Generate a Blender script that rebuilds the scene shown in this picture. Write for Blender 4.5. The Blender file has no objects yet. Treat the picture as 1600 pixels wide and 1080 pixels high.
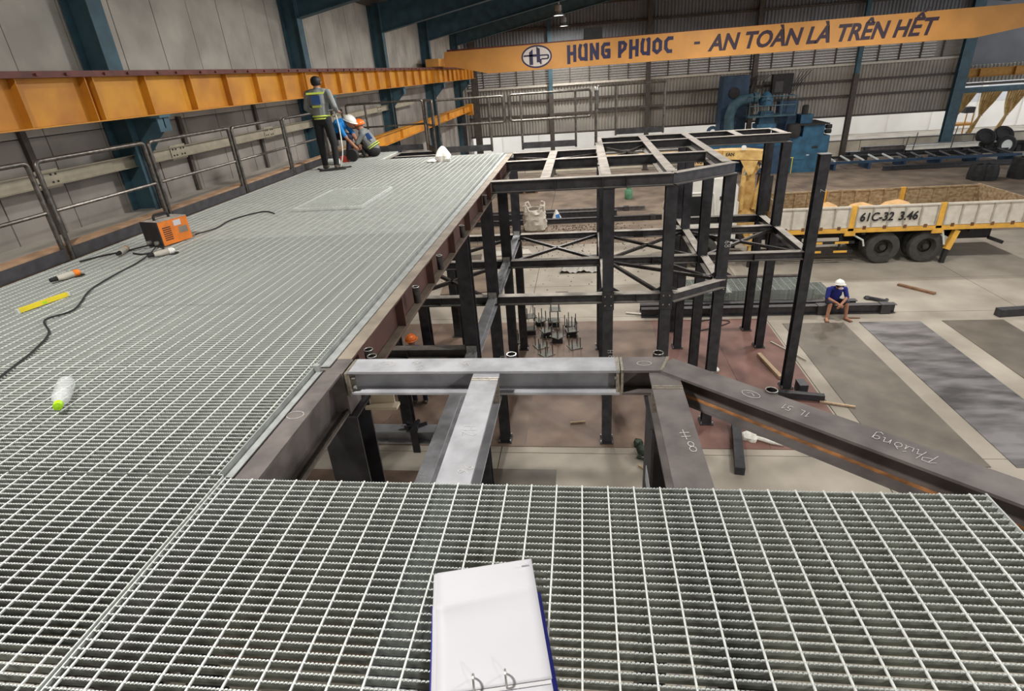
import bpy, bmesh, math, random
import numpy as np
from mathutils import Vector as V, Matrix
random.seed(7)
S = bpy.context.scene
COL = S.collection

# ------------------------------------------------------------------ camera
CAM_Z = 6.49          # eye 1.49 m above the deck (z = 5.0); workshop floor is z = 0
yaw, pit, rol = math.radians(-8.167), math.radians(25.942), math.radians(-4.212)
fw = V((math.sin(yaw)*math.cos(pit), math.cos(yaw)*math.cos(pit), -math.sin(pit)))
r0 = V((math.cos(yaw), -math.sin(yaw), 0)); u0 = r0.cross(fw)
rt = r0*math.cos(rol)+u0*math.sin(rol); up = -r0*math.sin(rol)+u0*math.cos(rol)
cd = bpy.data.cameras.new('camera'); cam = bpy.data.objects.new('camera', cd); COL.objects.link(cam)
cd.sensor_width = 36; cd.lens = 878.5/1600*36; cd.clip_start = .05; cd.clip_end = 300
m = Matrix.Identity(4)
for i in range(3):
    m[i][0], m[i][1], m[i][2] = rt[i], up[i], -fw[i]
m[2][3] = CAM_Z
cam.matrix_world = m
S.camera = cam

# ------------------------------------------------------------------ sky, exposure
w = bpy.data.worlds.new('overcast_sky'); S.world = w; w.use_nodes = True
bg = w.node_tree.nodes['Background']
bg.inputs[0].default_value = (.93, .96, 1.0, 1); bg.inputs[1].default_value = 2.0
S.view_settings.view_transform = 'Standard'; S.view_settings.look = 'None'
S.view_settings.gamma = 1; S.view_settings.use_curve_mapping = False
S.view_settings.exposure = 0.0
LAMP_W = 365.0        # each high-bay lamp; the light itself sits in the lamp's builder

# ------------------------------------------------------------------ materials
def lin(c):
    c = c/255
    return c/12.92 if c <= .04045 else ((c+.055)/1.055)**2.4
MATS = {}
def mat(name, rgb, rough=.6, metal=0., var=.12, scale=6., bump=0., rgb2=None, edge=None, stretch=None, detail=4, emit=0, alpha=1, trans=0, thr=(.35,.65)):
    if name in MATS: return MATS[name]
    M = bpy.data.materials.new(name); M.use_nodes = True; nt = M.node_tree; b = nt.nodes['Principled BSDF']
    a = [lin(x) for x in rgb]
    if rgb2: c2 = [lin(x) for x in rgb2]
    else: c2 = [x*(1-var*1.6) for x in a]; a = [min(1, x*(1+var)) for x in a]
    tc = nt.nodes.new('ShaderNodeTexCoord'); mp = nt.nodes.new('ShaderNodeMapping')
    nt.links.new(tc.outputs['Object'], mp.inputs[0])
    if stretch: mp.inputs['Scale'].default_value = stretch
    nz = nt.nodes.new('ShaderNodeTexNoise'); nz.inputs['Scale'].default_value = scale; nz.inputs['Detail'].default_value = detail
    nt.links.new(mp.outputs[0], nz.inputs['Vector'])
    rp = nt.nodes.new('ShaderNodeValToRGB'); e = rp.color_ramp.elements
    e[0].position, e[1].position = thr; e[0].color = (*c2, 1); e[1].color = (*a, 1)
    nt.links.new(nz.outputs[0], rp.inputs[0]); nt.links.new(rp.outputs[0], b.inputs['Base Color'])
    b.inputs['Roughness'].default_value = rough; b.inputs['Metallic'].default_value = metal
    if bump:
        bp = nt.nodes.new('ShaderNodeBump'); bp.inputs['Strength'].default_value = bump; bp.inputs['Distance'].default_value = .01
        nt.links.new(nz.outputs[0], bp.inputs['Height']); nt.links.new(bp.outputs[0], b.inputs['Normal'])
    if emit:
        b.inputs['Emission Color'].default_value = (*a, 1); b.inputs['Emission Strength'].default_value = emit
    if trans: b.inputs['Transmission Weight'].default_value = trans
    if alpha < 1: b.inputs['Alpha'].default_value = alpha
    MATS[name] = M
    return M
galv = mat('worn_lit_zinc', (198, 202, 197), .5, .15, .08, 30)  # worn bar tops, with light painted in down the upper sides
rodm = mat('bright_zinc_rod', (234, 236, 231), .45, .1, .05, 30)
zside = mat('dull_shaded_zinc', (150, 155, 147), .6, .15, .22, 25)  # darker zinc for bar sides, their shade put into the colour
edgez = mat('edge_zinc', (158, 161, 158), .6, .1, .12, 12)
galv_far = mat('galvanised_steel_pale', (218, 221, 216), .5, .15, .08, 14)
dusty_lit = mat('dusty_lit_steel', (160, 152, 143), .8, 0, .14, 5)  # dust, with overhead light painted into the pale upward faces
zfar = mat('pale_zinc_side', (182, 187, 178), .6, .1, .12, 20)
mill = mat('mill_scale_steel', (74, 72, 75), .42, .35, .16, 9)
millc = mat('black_column_steel', (58, 57, 61), .5, .25, .22, 7)
millbar = mat('grey_blue_rolled_steel', (172, 172, 176), .68, .05, .14, 7, detail=6)
millold = mat('weathered_rolled_steel', (118, 110, 107), .6, .2, .2, 6, detail=6)
rust = mat('rust_line', (165, 112, 66), .9, 0, .3, 14)
primer = mat('red_brown_primer', (92, 62, 55), .65, 0, .18, 4)
flange = mat('dusty_beige_flange', (146, 134, 119), .7, 0, .16, 6)
weld = mat('bright_weld_bead', (176, 166, 150), .4, .5, .2, 60)
pipe = mat('bare_steel_pipe', (104, 98, 92), .36, .7, .25, 20)
pipe_d = mat('dark_steel_pipe', (70, 66, 64), .42, .6, .2, 20)
bolt = mat('zinc_bolt', (190, 188, 182), .35, .8, .1, 30)
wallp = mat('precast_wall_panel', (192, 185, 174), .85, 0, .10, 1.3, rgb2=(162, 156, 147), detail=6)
wallq = mat('shaded_stained_lower_panel', (160, 153, 146), .9, 0, .1, 1.1, rgb2=(128, 122, 116), detail=7)  # the runway girder's shade is put into this darker tone, besides brown-grey stains
joint = mat('dark_joint', (52, 48, 46), .9, 0, .1)
bluep = mat('teal_blue_paint', (60, 90, 103), .6, 0, .16, 3)
bluem = mat('machine_blue_paint', (44, 90, 118), .55, 0, .2, 2.5)
blued = mat('machine_dark_blue', (40, 66, 92), .6, 0, .2, 2.5)
yel = mat('runway_yellow_paint', (214, 148, 36), .55, 0, .12, 1.6, rgb2=(184, 118, 36))
cran = mat('crane_orange_paint', (212, 150, 76), .55, 0, .06, 1.2)
redb = mat('red_oxide_rail', (104, 52, 44), .6, 0, .2, 5)
navy = mat('navy_lettering', (44, 40, 74), .6, 0, .05)
plum = mat('dark_plum_lettering', (56, 40, 54), .6, 0, .05)
logow = mat('logo_white', (214, 204, 196), .6, 0, .05)
corr = mat('grey_profiled_sheet', (164, 159, 151), .7, 0, .10, .8)
corrd = mat('dark_profiled_sheet', (126, 129, 134), .8, 0, .10, .8)
girtm = mat('brown_girt', (84, 76, 70), .7, 0, .15)
louv = mat('pale_louvre_blade', (150, 145, 138), .7, 0, .06)
pale = mat('pale_flashing', (206, 200, 188), .6, 0, .08)
roofm = mat('dark_roof_sheet', (70, 72, 74), .8, 0, .1, 1)
conc = mat('concrete_slab', (178, 168, 154), .75, 0, .1, .8, rgb2=(142, 133, 120), detail=12, bump=.05, thr=(.3, .7))
dirt = mat('dirty_concrete', (142, 124, 106), .85, 0, .1, .9, rgb2=(102, 88, 76), detail=9)
pl_g = mat('olive_grey_steel_plate', (116, 107, 95), .5, .15, .1, 1.4, rgb2=(94, 86, 76), detail=6)
pl_b = mat('blue_black_steel_plate', (128, 124, 124), .45, .25, .1, 1.2, rgb2=(72, 68, 68), detail=8, stretch=(.7, 2.2, 1), thr=(.38, .6))
pl_r = mat('red_oxide_steel_plate', (128, 91, 81), .6, 0, .1, 1.3, rgb2=(104, 72, 64), detail=6)
pl_n = mat('brown_steel_plate', (130, 108, 92), .6, 0, .1, 1.3, rgb2=(104, 84, 72), detail=7)
white = mat('white_paint', (226, 222, 212), .5, 0, .06, 3)
twhite = mat('truck_board_white', (222, 214, 200), .6, 0, .1, 6, rgb2=(208, 198, 182))
trib = mat('truck_rib_grey', (176, 168, 154), .6, 0, .1, 6)
tyel = mat('truck_yellow', (232, 176, 72), .5, 0, .1, 4)
tcrane = mat('truck_crane_yellow', (228, 192, 122), .5, 0, .14, 4, rgb2=(190, 146, 80))
rustbed = mat('rusted_bed_steel', (178, 158, 128), .85, 0, .1, 9, rgb2=(126, 102, 72), detail=10, stretch=(.7, 1, 1.3), thr=(.32, .66))
black = mat('black_rubber', (34, 33, 33), .75, 0, .15)
tyre = mat('dusty_tyre_rubber', (70, 68, 64), .85, 0, .15, 6)
darkm = mat('dark_chassis', (38, 36, 36), .7, 0, .15)
glass = mat('dark_cab_glass', (24, 28, 30), .1, 0, .05)
sand = mat('orange_sand', (222, 178, 124), .9, 0, .1, 4)
paper = mat('white_paper', (208, 206, 211), .6, 0, .01)
paperg = mat('paper_shade_grey', (206, 204, 206), .6, 0, .02)
cover = mat('blue_binder_cover', (42, 48, 140), .4, 0, .05)
orange = mat('welder_orange', (236, 130, 38), .5, 0, .1, 8)
whiteplastic = mat('woven_white_plastic', (226, 222, 212), .7, 0, .08, 12, bump=.2)
bagm = mat('woven_bag_beige', (206, 197, 182), .85, 0, .12, 7, bump=.5)
clearp = mat('clear_plastic', (236, 240, 238), .12, 0, .04, 8, alpha=.34)
lime = mat('lime_cap', (170, 225, 40), .4, 0, .05)
ylevel = mat('level_yellow', (236, 214, 50), .45, 0, .06)
wood = mat('pale_timber', (186, 160, 130), .8, 0, .15, 8, stretch=(1, 6, 6))
woodr = mat('brown_pallet_timber', (132, 98, 72), .85, 0, .2, 6)
green = mat('gas_bottle_green', (92, 142, 110), .6, 0, .1)
pink = mat('magenta_board', (176, 60, 104), .7, 0, .1)
skyb = mat('bag_blue_print', (60, 130, 200), .6, 0, .1)
chalk = mat('white_chalk', (206, 204, 200), .9, 0, .1, 80)
gravel = mat('scrap_grit', (104, 95, 84), .95, 0, .3, 20)
chain = mat('oily_dark_green', (50, 62, 50), .6, .2, .2, 20)
curtain = mat('mustard_dust_curtain', (216, 190, 138), .8, 0, .2, 2.5, rgb2=(178, 148, 98))
plinthm = mat('rendered_plinth', (222, 212, 192), .85, 0, .1, 1.2)
outw = mat('exterior_white_wall', (238, 234, 226), .8, 0, .04, .5)
lampm = mat('lamp_aluminium', (190, 192, 194), .4, .5, .08)
lampe = mat('lamp_lens', (255, 250, 240), .4, 0, 0, emit=9)
shirtb = mat('bright_blue_shirt', (34, 130, 205), .85, 0, .1, 9)
navyc = mat('royal_blue_polo', (36, 46, 130), .85, 0, .1, 9)
jack = mat('grey_work_jacket', (128, 130, 128), .85, 0, .1, 9)
hivis = mat('lime_reflective_tape', (208, 226, 96), .5, 0, .05)
jlogo = mat('jacket_blue_print', (66, 104, 170), .7, 0, .1)
trou = mat('black_trousers', (30, 29, 32), .85, 0, .15, 9)
trn = mat('dark_navy_trousers', (34, 36, 56), .85, 0, .15, 9)
skin = mat('skin', (176, 124, 96), .6, 0, .06, 12)
hairm = mat('black_hair', (22, 20, 20), .6, 0, .1, 40)
helw = mat('white_helmet', (238, 236, 230), .35, 0, .02)
helo = mat('orange_helmet', (240, 120, 44), .35, 0, .03)
maskm = mat('pink_white_mask', (232, 206, 208), .8, 0, .04)
shoe = mat('worn_shoe', (92, 80, 70), .8, 0, .15)

# ------------------------------------------------------------------ mesh helpers
class MB:
    def __init__(s): s.v = []; s.f = []
    def quadbox(s, c):
        n = len(s.v); s.v += [tuple(p) for p in c]
        for a in ((0,3,2,1),(4,5,6,7),(0,1,5,4),(1,2,6,5),(2,3,7,6),(3,0,4,7)): s.f.append(tuple(n+i for i in a))
        return s
    def box(s, x0, x1, y0, y1, z0, z1):
        return s.quadbox([(x0,y0,z0),(x1,y0,z0),(x1,y1,z0),(x0,y1,z0),(x0,y0,z1),(x1,y0,z1),(x1,y1,z1),(x0,y1,z1)])
    def obox(s, c, a, b, d):      # centre and three half-vectors
        c, a, b, d = V(c), V(a), V(b), V(d)
        return s.quadbox([c-a-b-d, c+a-b-d, c+a+b-d, c-a+b-d, c-a-b+d, c+a-b+d, c+a+b+d, c-a+b+d])
    def bar(s, p0, p1, wd, ht, upv=(0,0,1)):   # rectangular bar, width sideways, height along up
        p0, p1 = V(p0), V(p1); t = (p1-p0); L = t.length; t.normalize()
        sd = t.cross(V(upv)); sd = sd.normalized() if sd.length > 1e-6 else V((1,0,0)); uu = sd.cross(t)
        return s.obox((p0+p1)/2, t*L/2, sd*wd/2, uu*ht/2)
    def hbeam(s, p0, p1, wd, d, tf=.014, tw=.010):   # p0,p1 = centre of top flange's upper face
        p0, p1 = V(p0), V(p1); t = (p1-p0); L = t.length; t.normalize(); sd = t.cross(V((0,0,1))).normalized(); z = V((0,0,1))
        c = (p0+p1)/2
        s.obox(c-z*tf/2, t*L/2, sd*wd/2, z*tf/2)
        s.obox(c-z*(d-tf/2), t*L/2, sd*wd/2, z*tf/2)
        s.obox(c-z*d/2, t*(L/2-.0005), sd*tw/2, z*(d/2-tf))
        return s
    def hcol(s, x, y, z0, z1, wx, dy, tf=.014, tw=.010, swap=False):
        if swap:
            s.box(x-wx/2, x-wx/2+tf, y-dy/2, y+dy/2, z0, z1); s.box(x+wx/2-tf, x+wx/2, y-dy/2, y+dy/2, z0, z1)
            s.box(x-wx/2+tf, x+wx/2-tf, y-tw/2, y+tw/2, z0, z1)
        else:
            s.box(x-wx/2, x+wx/2, y-dy/2, y-dy/2+tf, z0, z1); s.box(x-wx/2, x+wx/2, y+dy/2-tf, y+dy/2, z0, z1)
            s.box(x-tw/2, x+tw/2, y-dy/2+tf, y+dy/2-tf, z0, z1)
        return s
    def tube(s, path, r, n=8, caps=True, closed=False):
        P = [V(p) for p in path]; rr = r if isinstance(r, (list, tuple)) else [r]*len(P)
        t0 = (P[1]-P[0]).normalized(); ref = V((0,0,1)) if abs(t0.z) < .9 else V((1,0,0))
        nx = t0.cross(ref).normalized(); base = len(s.v); N = len(P)
        for i, p in enumerate(P):
            if closed: t = (P[(i+1) % N]-P[i-1]).normalized()
            else: t = (P[min(i+1, N-1)]-P[max(i-1, 0)]).normalized()
            nx = (nx-t*nx.dot(t)); nx = nx.normalized() if nx.length > 1e-6 else t.orthogonal().normalized()
            ny = t.cross(nx)
            k = 1
            if not closed and 0 < i < N-1:
                c = (P[i]-P[i-1]).normalized().dot((P[i+1]-P[i]).normalized()); k = 1/max(.5, math.sqrt(max(.01, (1+c)/2)))
            for j in range(n):
                a = 2*math.pi*j/n; s.v.append(tuple(p+(nx*math.cos(a)+ny*math.sin(a))*rr[i]*(k if k < 1.2 else 1.1)))
        for i in range(N if closed else N-1):
            i2 = (i+1) % N
            for j in range(n):
                s.f.append((base+i*n+j, base+i*n+(j+1) % n, base+i2*n+(j+1) % n, base+i2*n+j))
        if caps and not closed:
            s.f.append(tuple(base+j for j in range(n))[::-1]); s.f.append(tuple(base+(N-1)*n+j for j in range(n)))
        return s
    def lathe(s, prof, c=(0,0,0), n=20, M=None, caps=True):     # profile (radius, height) about z at c; M optional 3x3 turn
        base = len(s.v); c = V(c)
        for r, z in prof:
            for j in range(n):
                a = 2*math.pi*j/n; p = V((r*math.cos(a), r*math.sin(a), z))
                if M is not None: p = M @ p
                s.v.append(tuple(c+p))
        for i in range(len(prof)-1):
            for j in range(n): s.f.append((base+i*n+j, base+i*n+(j+1) % n, base+(i+1)*n+(j+1) % n, base+(i+1)*n+j))
        if caps and prof[0][0] > 1e-6: s.f.append(tuple(base+j for j in range(n))[::-1])
        if caps and prof[-1][0] > 1e-6: s.f.append(tuple(base+(len(prof)-1)*n+j for j in range(n)))
        return s
    def prism(s, poly, fn, d0, d1):                  # fn(u, v, d) -> point
        n = len(poly); b = len(s.v)
        for d in (d0, d1):
            for (u_, v_) in poly: s.v.append(tuple(fn(u_, v_, d)))
        s.f.append(tuple(b+i for i in range(n))[::-1]); s.f.append(tuple(b+n+i for i in range(n)))
        for i in range(n): s.f.append((b+i, b+(i+1) % n, b+n+(i+1) % n, b+n+i))
        return s
    def mesh(s, name, off=(0,0,0), smooth=False):
        me = bpy.data.meshes.new(name); o = V(off)
        me.from_pydata([tuple(V(p)-o) for p in s.v], [], s.f); me.update()
        bm = bmesh.new(); bm.from_mesh(me); bmesh.ops.recalc_face_normals(bm, faces=bm.faces); bm.to_mesh(me); bm.free()
        if smooth:
            for p in me.polygons: p.use_smooth = True
            me.set_sharp_from_angle(angle=math.radians(40))
        return me
    def build(s, name, material, parent=None, smooth=False, at=None):
        off = rootloc(parent) if parent is not None else V(at if at is not None else (0,0,0))
        me = s.mesh(name, off, smooth); me.materials.append(material)
        ob = bpy.data.objects.new(name, me); COL.objects.link(ob)
        if parent is not None: ob.parent = parent
        else: ob.location = off
        return ob
def rootloc(o):
    p = V((0,0,0))
    while o is not None: p = p+o.location; o = o.parent
    return p
def tag(o, label=None, cat=None, group=None, kind=None):
    if label: o['label'] = label
    if cat: o['category'] = cat
    if group: o['group'] = group
    if kind: o['kind'] = kind
    return o
def thing(name, loc, label, cat, group=None):
    o = bpy.data.objects.new(name, None); o.empty_display_size = .1; COL.objects.link(o); o.location = loc
    return tag(o, label, cat, group)
def inst(me, name, parent, loc):
    o = bpy.data.objects.new(name, me); COL.objects.link(o); o.parent = parent; o.location = loc
    return o
def arcpath(p, rads, k=4):     # round the corners of a polyline
    P = [V(q) for q in p]; out = [P[0]]
    for i in range(1, len(P)-1):
        a = (P[i-1]-P[i]).normalized(); b = (P[i+1]-P[i]).normalized(); r = rads
        for t in range(k+1):
            q = t/k; A = P[i]+a*r; B = P[i]+b*r
            out.append(A*(1-q)**2+P[i]*2*q*(1-q)+B*q*q)
    out.append(P[-1]); return out
def text_mb(txt, size, fn, bold=0., shear=0., ext=.004):
    cu = bpy.data.curves.new('t', 'FONT'); cu.body = txt; cu.size = size; cu.offset = bold; cu.shear = shear; cu.extrude = ext; cu.resolution_u = 3
    ob = bpy.data.objects.new('t', cu); COL.objects.link(ob); bpy.context.view_layer.update()
    dg = bpy.context.evaluated_depsgraph_get(); me = ob.evaluated_get(dg).to_mesh()
    mb = MB(); mb.v = [tuple(fn(*v.co)) for v in me.vertices]; mb.f = [tuple(p.vertices) for p in me.polygons]
    wdt = max(v.co.x for v in me.vertices)
    ob.evaluated_get(dg).to_mesh_clear(); bpy.data.objects.remove(ob); bpy.data.curves.remove(cu)
    mb.width = wdt; return mb
def ribbon(mb, pts, th, fn, d=.001):     # flat hand-drawn stroke; fn(u, v, h) -> point
    for a, b in zip(pts[:-1], pts[1:]):
        du, dv = b[0]-a[0], b[1]-a[1]; L = math.hypot(du, dv) or 1; nu, nv = -dv/L*th/2, du/L*th/2; eu, ev = du/L*th/3, dv/L*th/3
        q = [(a[0]-eu+nu, a[1]-ev+nv), (b[0]+eu+nu, b[1]+ev+nv), (b[0]+eu-nu, b[1]+ev-nv), (a[0]-eu-nu, a[1]-ev-nv)]
        mb.prism(q, fn, 0, d+mb.__dict__.setdefault('k', 0)*d*.12); mb.k = (mb.k+1) % 9
    return mb

# ================================================================== SETTING
# floor: cast slabs, joints recessed
fl = tag(bpy.data.objects.new('floor', None), kind='structure'); COL.objects.link(fl)
xs = [-8, -1.6, 4.9, 11.4, 18, 24, 34]; ys = [-9, -2, 4.5, 8.6, 15.0, 17.6, 22.5, 27, 33.5, 40]
for i in range(len(xs)-1):
    for j in range(len(ys)-1):
        far = ys[j] > 22 and xs[i] < 24
        MB().box(xs[i]+.008, xs[i+1]-.008, ys[j]+.008, ys[j+1]-.008, -.15, 0).build('slab', dirt if far else conc, fl)
MB().box(-8, 34, -9, 40, -.3, -.02).build('joint_filler', joint, fl)
gnd = MB().box(-60, 90, 40.0, 140, -.3, -.03).build('floor_yard', conc); tag(gnd, kind='structure')

# left wall of precast panels
wl = tag(bpy.data.objects.new('wall_left', None), kind='structure'); COL.objects.link(wl)
MB().box(-7.62, -7.5, -9, 40.2, 0, 9.6).build('backing', joint, wl)
y = -8.9; k = 0
while y < 40:
    ww = 1.03
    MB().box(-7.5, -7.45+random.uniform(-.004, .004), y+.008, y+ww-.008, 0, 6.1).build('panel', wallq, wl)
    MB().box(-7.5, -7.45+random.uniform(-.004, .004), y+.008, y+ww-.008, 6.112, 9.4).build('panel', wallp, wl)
    y += ww
# continuous ledge behind the handrail
led = MB().box(-7.45, -5.62, -2, 14.2, 4.72, 4.82).build('trim_1', wallp); tag(led, kind='structure')
ledt = MB().box(-5.64, -5.47, -2, 14.2, 4.74, 5.135).build('trim_2', mat('tan_ledge_edge', (176, 142, 112), .8, 0, .15)); tag(ledt, kind='structure')

# back wall: plinth, open gap, profiled sheet, louvre band, upper sheet
wb = tag(bpy.data.objects.new('wall_back', None), kind='structure'); COL.objects.link(wb)
def profiled(x0, x1, z0, z1, y, pitch, dep):
    mb = MB(); n = max(1, round((x1-x0)/pitch)); pitch = (x1-x0)/n
    for i in range(n):
        xa = x0+i*pitch
        for (dx, dy) in ((0, 0), (pitch*.35, 0), (pitch*.5, -dep), (pitch*.85, -dep)):
            for z in (z0, z1): mb.v.append((xa+dx, y+dy, z))
    for z in (z0, z1): mb.v.append((x1, y, z))
    for i in range(n*4): mb.f.append((2*i, 2*i+2, 2*i+3, 2*i+1))
    return mb
for xa, xb in ((-7.45, -1.95), (-1.95, 4.13), (4.13, 10.3), (10.3, 16.4), (16.4, 22.3)):
    for za, zb in ((2.64, 3.78), (3.80, 4.62), (4.64, 5.5)):
        profiled(xa, xb, za, zb, 40.0, .2, .06).build('cladding_sheet', corr, wb)
    profiled(xa, xb, 6.56, 11.8, 40.0, .2, .05).build('upper_sheet', corrd, wb)
    # louvre bays, four per bay
    n = 5; wdt = (xb-xa)/n
    for q in range(n):
        mb = MB()
        for z in [5.62+.145*t for t in range(7)]:
            mb.obox(((xa+wdt*(q+.5)), 40.0, z), (wdt/2-.03, 0, 0), (0, .04, -.0695), (0, .003, .0015))
        tag(mb.build('louvre_blades', louv, wb), kind='stuff')
        MB().box(xa+wdt*q-.03, xa+wdt*q+.03, 39.9, 40.05, 5.55, 6.56).build('louvre_mullion', girtm, wb)
MB().box(-7.45, 22.3, 39.82, 40.02, 5.46, 5.58).build('sill_flashing', pale, wb)
for z in (3.72, 4.58, 7.6, 8.7, 9.8):
    MB().box(-7.45, 22.3, 39.80, 39.93, z, z+.12).build('girt', girtm, wb)
MB().box(-7.45, 22.3, 39.84, 40.06, 2.56, 2.66).build('bottom_trim', girtm, wb)
MB().box(-7.45, 34, 40.6, 40.8, 0, 1.02).build('plinth', plinthm, wb)
MB().box(-7.45, 34, 40.55, 40.85, 1.02, 1.06).build('plinth_coping', girtm, wb)
for xa in (-4, 1.3, 6.6, 12, 17.8, 20.4, 24.5):
    MB().box(xa, xa+.02, 40.585, 40.6, 0, 1.02).build('plinth_joint', joint, wb)
# exterior boundary wall outside the gap
ow = tag(bpy.data.objects.new('wall_exterior', None), kind='structure'); COL.objects.link(ow)
for i in range(24):
    xa = -20+i*3.2
    MB().box(xa+.02, xa+3.18, 52, 52.2, 0, 1.9).build('panel', outw, ow)
    MB().box(xa+.02, xa+3.18, 52, 52.2, 1.93, 4.2).build('panel', mat('exterior_grey_wall', (214, 214, 216), .8, 0, .05, .6), ow)
    MB().box(xa-.2, xa+.2, 51.9, 52.0, 0, 4.3).build('pilaster', outw, ow)

# roof: two slopes of dark sheet on purlins
rf = tag(bpy.data.objects.new('ceiling', None), kind='structure'); COL.objects.link(rf)
for (xa, za, xb, zb) in ((-8, 8.95, 7.4, 11.3), (7.4, 11.3, 23.0, 8.95)):
    MB().quadbox([(xa,-9,za),(xb,-9,zb),(xb,40.5,zb),(xa,40.5,za),(xa,-9,za+.06),(xb,-9,zb+.06),(xb,40.5,zb+.06),(xa,40.5,za+.06)]).build('roof_sheet', roofm, rf)
    for q in range(11):
        t = (q+.5)/11; x = xa+(xb-xa)*t; z = za+(zb-za)*t
        MB().box(x-.04, x+.04, -9, 40.4, z-.2, z-.01).build('purlin', girtm, rf)

# unseen end wall and neighbouring bay roof, both added to hold back sky light
wf = tag(bpy.data.objects.new('wall_front_added', None), kind='structure'); COL.objects.link(wf)
MB().box(-8, 34, -12.2, -12.0, 0, 12).build('cladding', corr, wf)
MB().quadbox([(-8,-12,8.95),(7.4,-12,11.3),(7.4,-9,11.3),(-8,-9,8.95),(-8,-12,9.0),(7.4,-12,11.36),(7.4,-9,11.36),(-8,-9,9.0)]).build('roof_return', roofm, wf)
MB().quadbox([(7.4,-12,11.3),(23,-12,8.95),(23,-9,8.95),(7.4,-9,11.3),(7.4,-12,11.36),(23,-12,9.0),(23,-9,9.0),(7.4,-9,11.36)]).build('roof_return', roofm, wf)
MB().quadbox([(23,-12,8.95),(38,-12,10.8),(38,43,10.8),(23,43,8.95),(23,-12,9.0),(38,-12,10.86),(38,43,10.86),(23,43,9.0)]).build('side_bay_roof', roofm, wf)
MB().box(-8, 38, -12, -9, -.15, 0).build('slab', conc, wf)

# portal frames along the left wall
for k, y in enumerate((1.9, 8.8, 15.6, 22.3, 29.1, 35.9)):
    lab = ['teal portal frame column nearest the camera, left edge', 'teal wall column nearest the camera, running up past the yellow runway girder', 'second teal wall column, behind the standing worker', 'third teal wall column counted from the camera', 'fourth teal wall column, beside the crane girder end', 'farthest teal wall column in the dark back corner'][k]
    if k == 0: continue
    t = thing('portal_frame', (-7.2, y, 0), lab, 'building column', 'teal portal frames')
    c = MB().hcol(-7.22, y, 0, 8.95, .42, .30, .016, .012, swap=True).build('column', bluep, t)
    mb = MB()
    for (xa, xb) in ((-7.0, 7.4), (21.6, 7.4)):
        sg = 1 if xb > xa else -1
        za = 8.92; zb = 11.2; dpa, dpb = .88, .55
        for (o0, o1, h) in ((0, .016, .30), (.016, None, .012), (None, None, .30)):
            if o1 is not None and o0 == 0: q = [(xa, za), (xb, zb), (xb, zb-.016), (xa, za-.016)]
            elif o0 == .016: q = [(xa, za-.016), (xb, zb-.016), (xb, zb-dpb), (xa, za-dpa)]
            else: q = [(xa, za-dpa), (xb, zb-dpb), (xb, zb-dpb-.016), (xa, za-dpa-.016)]
            mb.prism(q, lambda u_, v_, d: (u_, d, v_), y-h/2, y+h/2)
    mb.build('rafter', bluep, t)
    b = MB(); b.prism([(-7.02, 6.22), (-6.5, 6.22), (-6.5, 6.05), (-7.02, 5.55)], lambda u_, v_, d: (u_, d, v_), y-.012, y+.012)
    b.box(-7.02, -6.45, y-.14, y+.14, 6.205, 6.24)
    b.box(-6.52, -6.5, y-.14, y+.14, 6.0, 6.21)
    b.build('runway_bracket', bluep, t)
    for q in range(4):
        MB().box(-7.0, -6.985, y-.10+.06*q, y-.09+.06*q, 2.0, 5.9).build('cable_run', pipe_d, t)

# crane runway girder on the left wall
rg = thing('runway_girder', (-6.7, 2, 6.24), 'long yellow crane runway girder with a red rail along the left wall', 'girder')
mb = MB(); mb.box(-6.705, -6.695, 1.5, 38.5, 6.256, 6.80); mb.box(-6.82, -6.58, 1.5, 38.5, 6.24, 6.256)
mb.build('web', yel, rg)
MB().box(-6.86, -6.54, 1.5, 38.5, 6.80, 6.818).build('top_flange', redb, rg)
MB().box(-6.84, -6.55, 1.5, 38.5, 6.818, 6.875).build('crane_rail', redb, rg)
y = 2.2; q = 0
while y < 38:
    if q % 6 == 5:
        MB().box(-6.694, -6.58, y-.075, y-.06, 6.257, 6.80).build('stiffener', yel, rg); MB().box(-6.694, -6.58, y+.06, y+.075, 6.257, 6.80).build('stiffener', yel, rg)
    else: MB().box(-6.694, -6.59, y-.006, y+.006, 6.257, 6.80).build('stiffener', yel, rg)
    for s_ in (.25, .7): MB().box(-6.57, -6.52, y+s_, y+s_+.05, 6.818, 6.85).build('rail_clip', redb, rg)
    y += 1.1; q += 1
# beige channel and lower yellow beam along the wall
ch = thing('wall_channel', (-7.2, 2, 5.5), 'beige steel channel fixed along the left wall behind the handrail', 'channel')
MB().box(-7.24, -7.23, 2, 26, 5.50, 5.68).build('web', mat('beige_channel_paint', (162, 153, 134), .6, 0, .08), ch)
MB().box(-7.23, -7.17, 2, 26, 5.50, 5.508).build('flange', MATS['beige_channel_paint'], ch)
MB().box(-7.23, -7.17, 2, 26, 5.672, 5.68).build('flange', MATS['beige_channel_paint'], ch)
for y in (3.4, 6.9, 9.7, 13, 17, 21):
    MB().box(-7.229, -7.215, y, y+.42, 5.47, 5.71).build('splice_plate', MATS['beige_channel_paint'], ch)
    mb = MB()
    for a in (.06, .14, .28, .36):
        for z in (5.54, 5.64): mb.lathe([(.014, 0), (.014, .012)], (-7.215, y+a, z), 6, Matrix.Rotation(math.pi/2, 3, 'Y'))
    tag(mb.build('bolt_set', darkm, ch), kind='stuff')
for (y, z0, z1) in ((5.2, 4.8, 6.2), (7.15, 4.8, 6.2), (10.4, 4.8, 6.15), (13.1, 4.8, 6.2), (17.4, 4.8, 6.2)):
    MB().box(-7.44, -7.38, y, y+.09, z0, z1).build('trim_pipe', girtm)['kind'] = 'structure'
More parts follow.
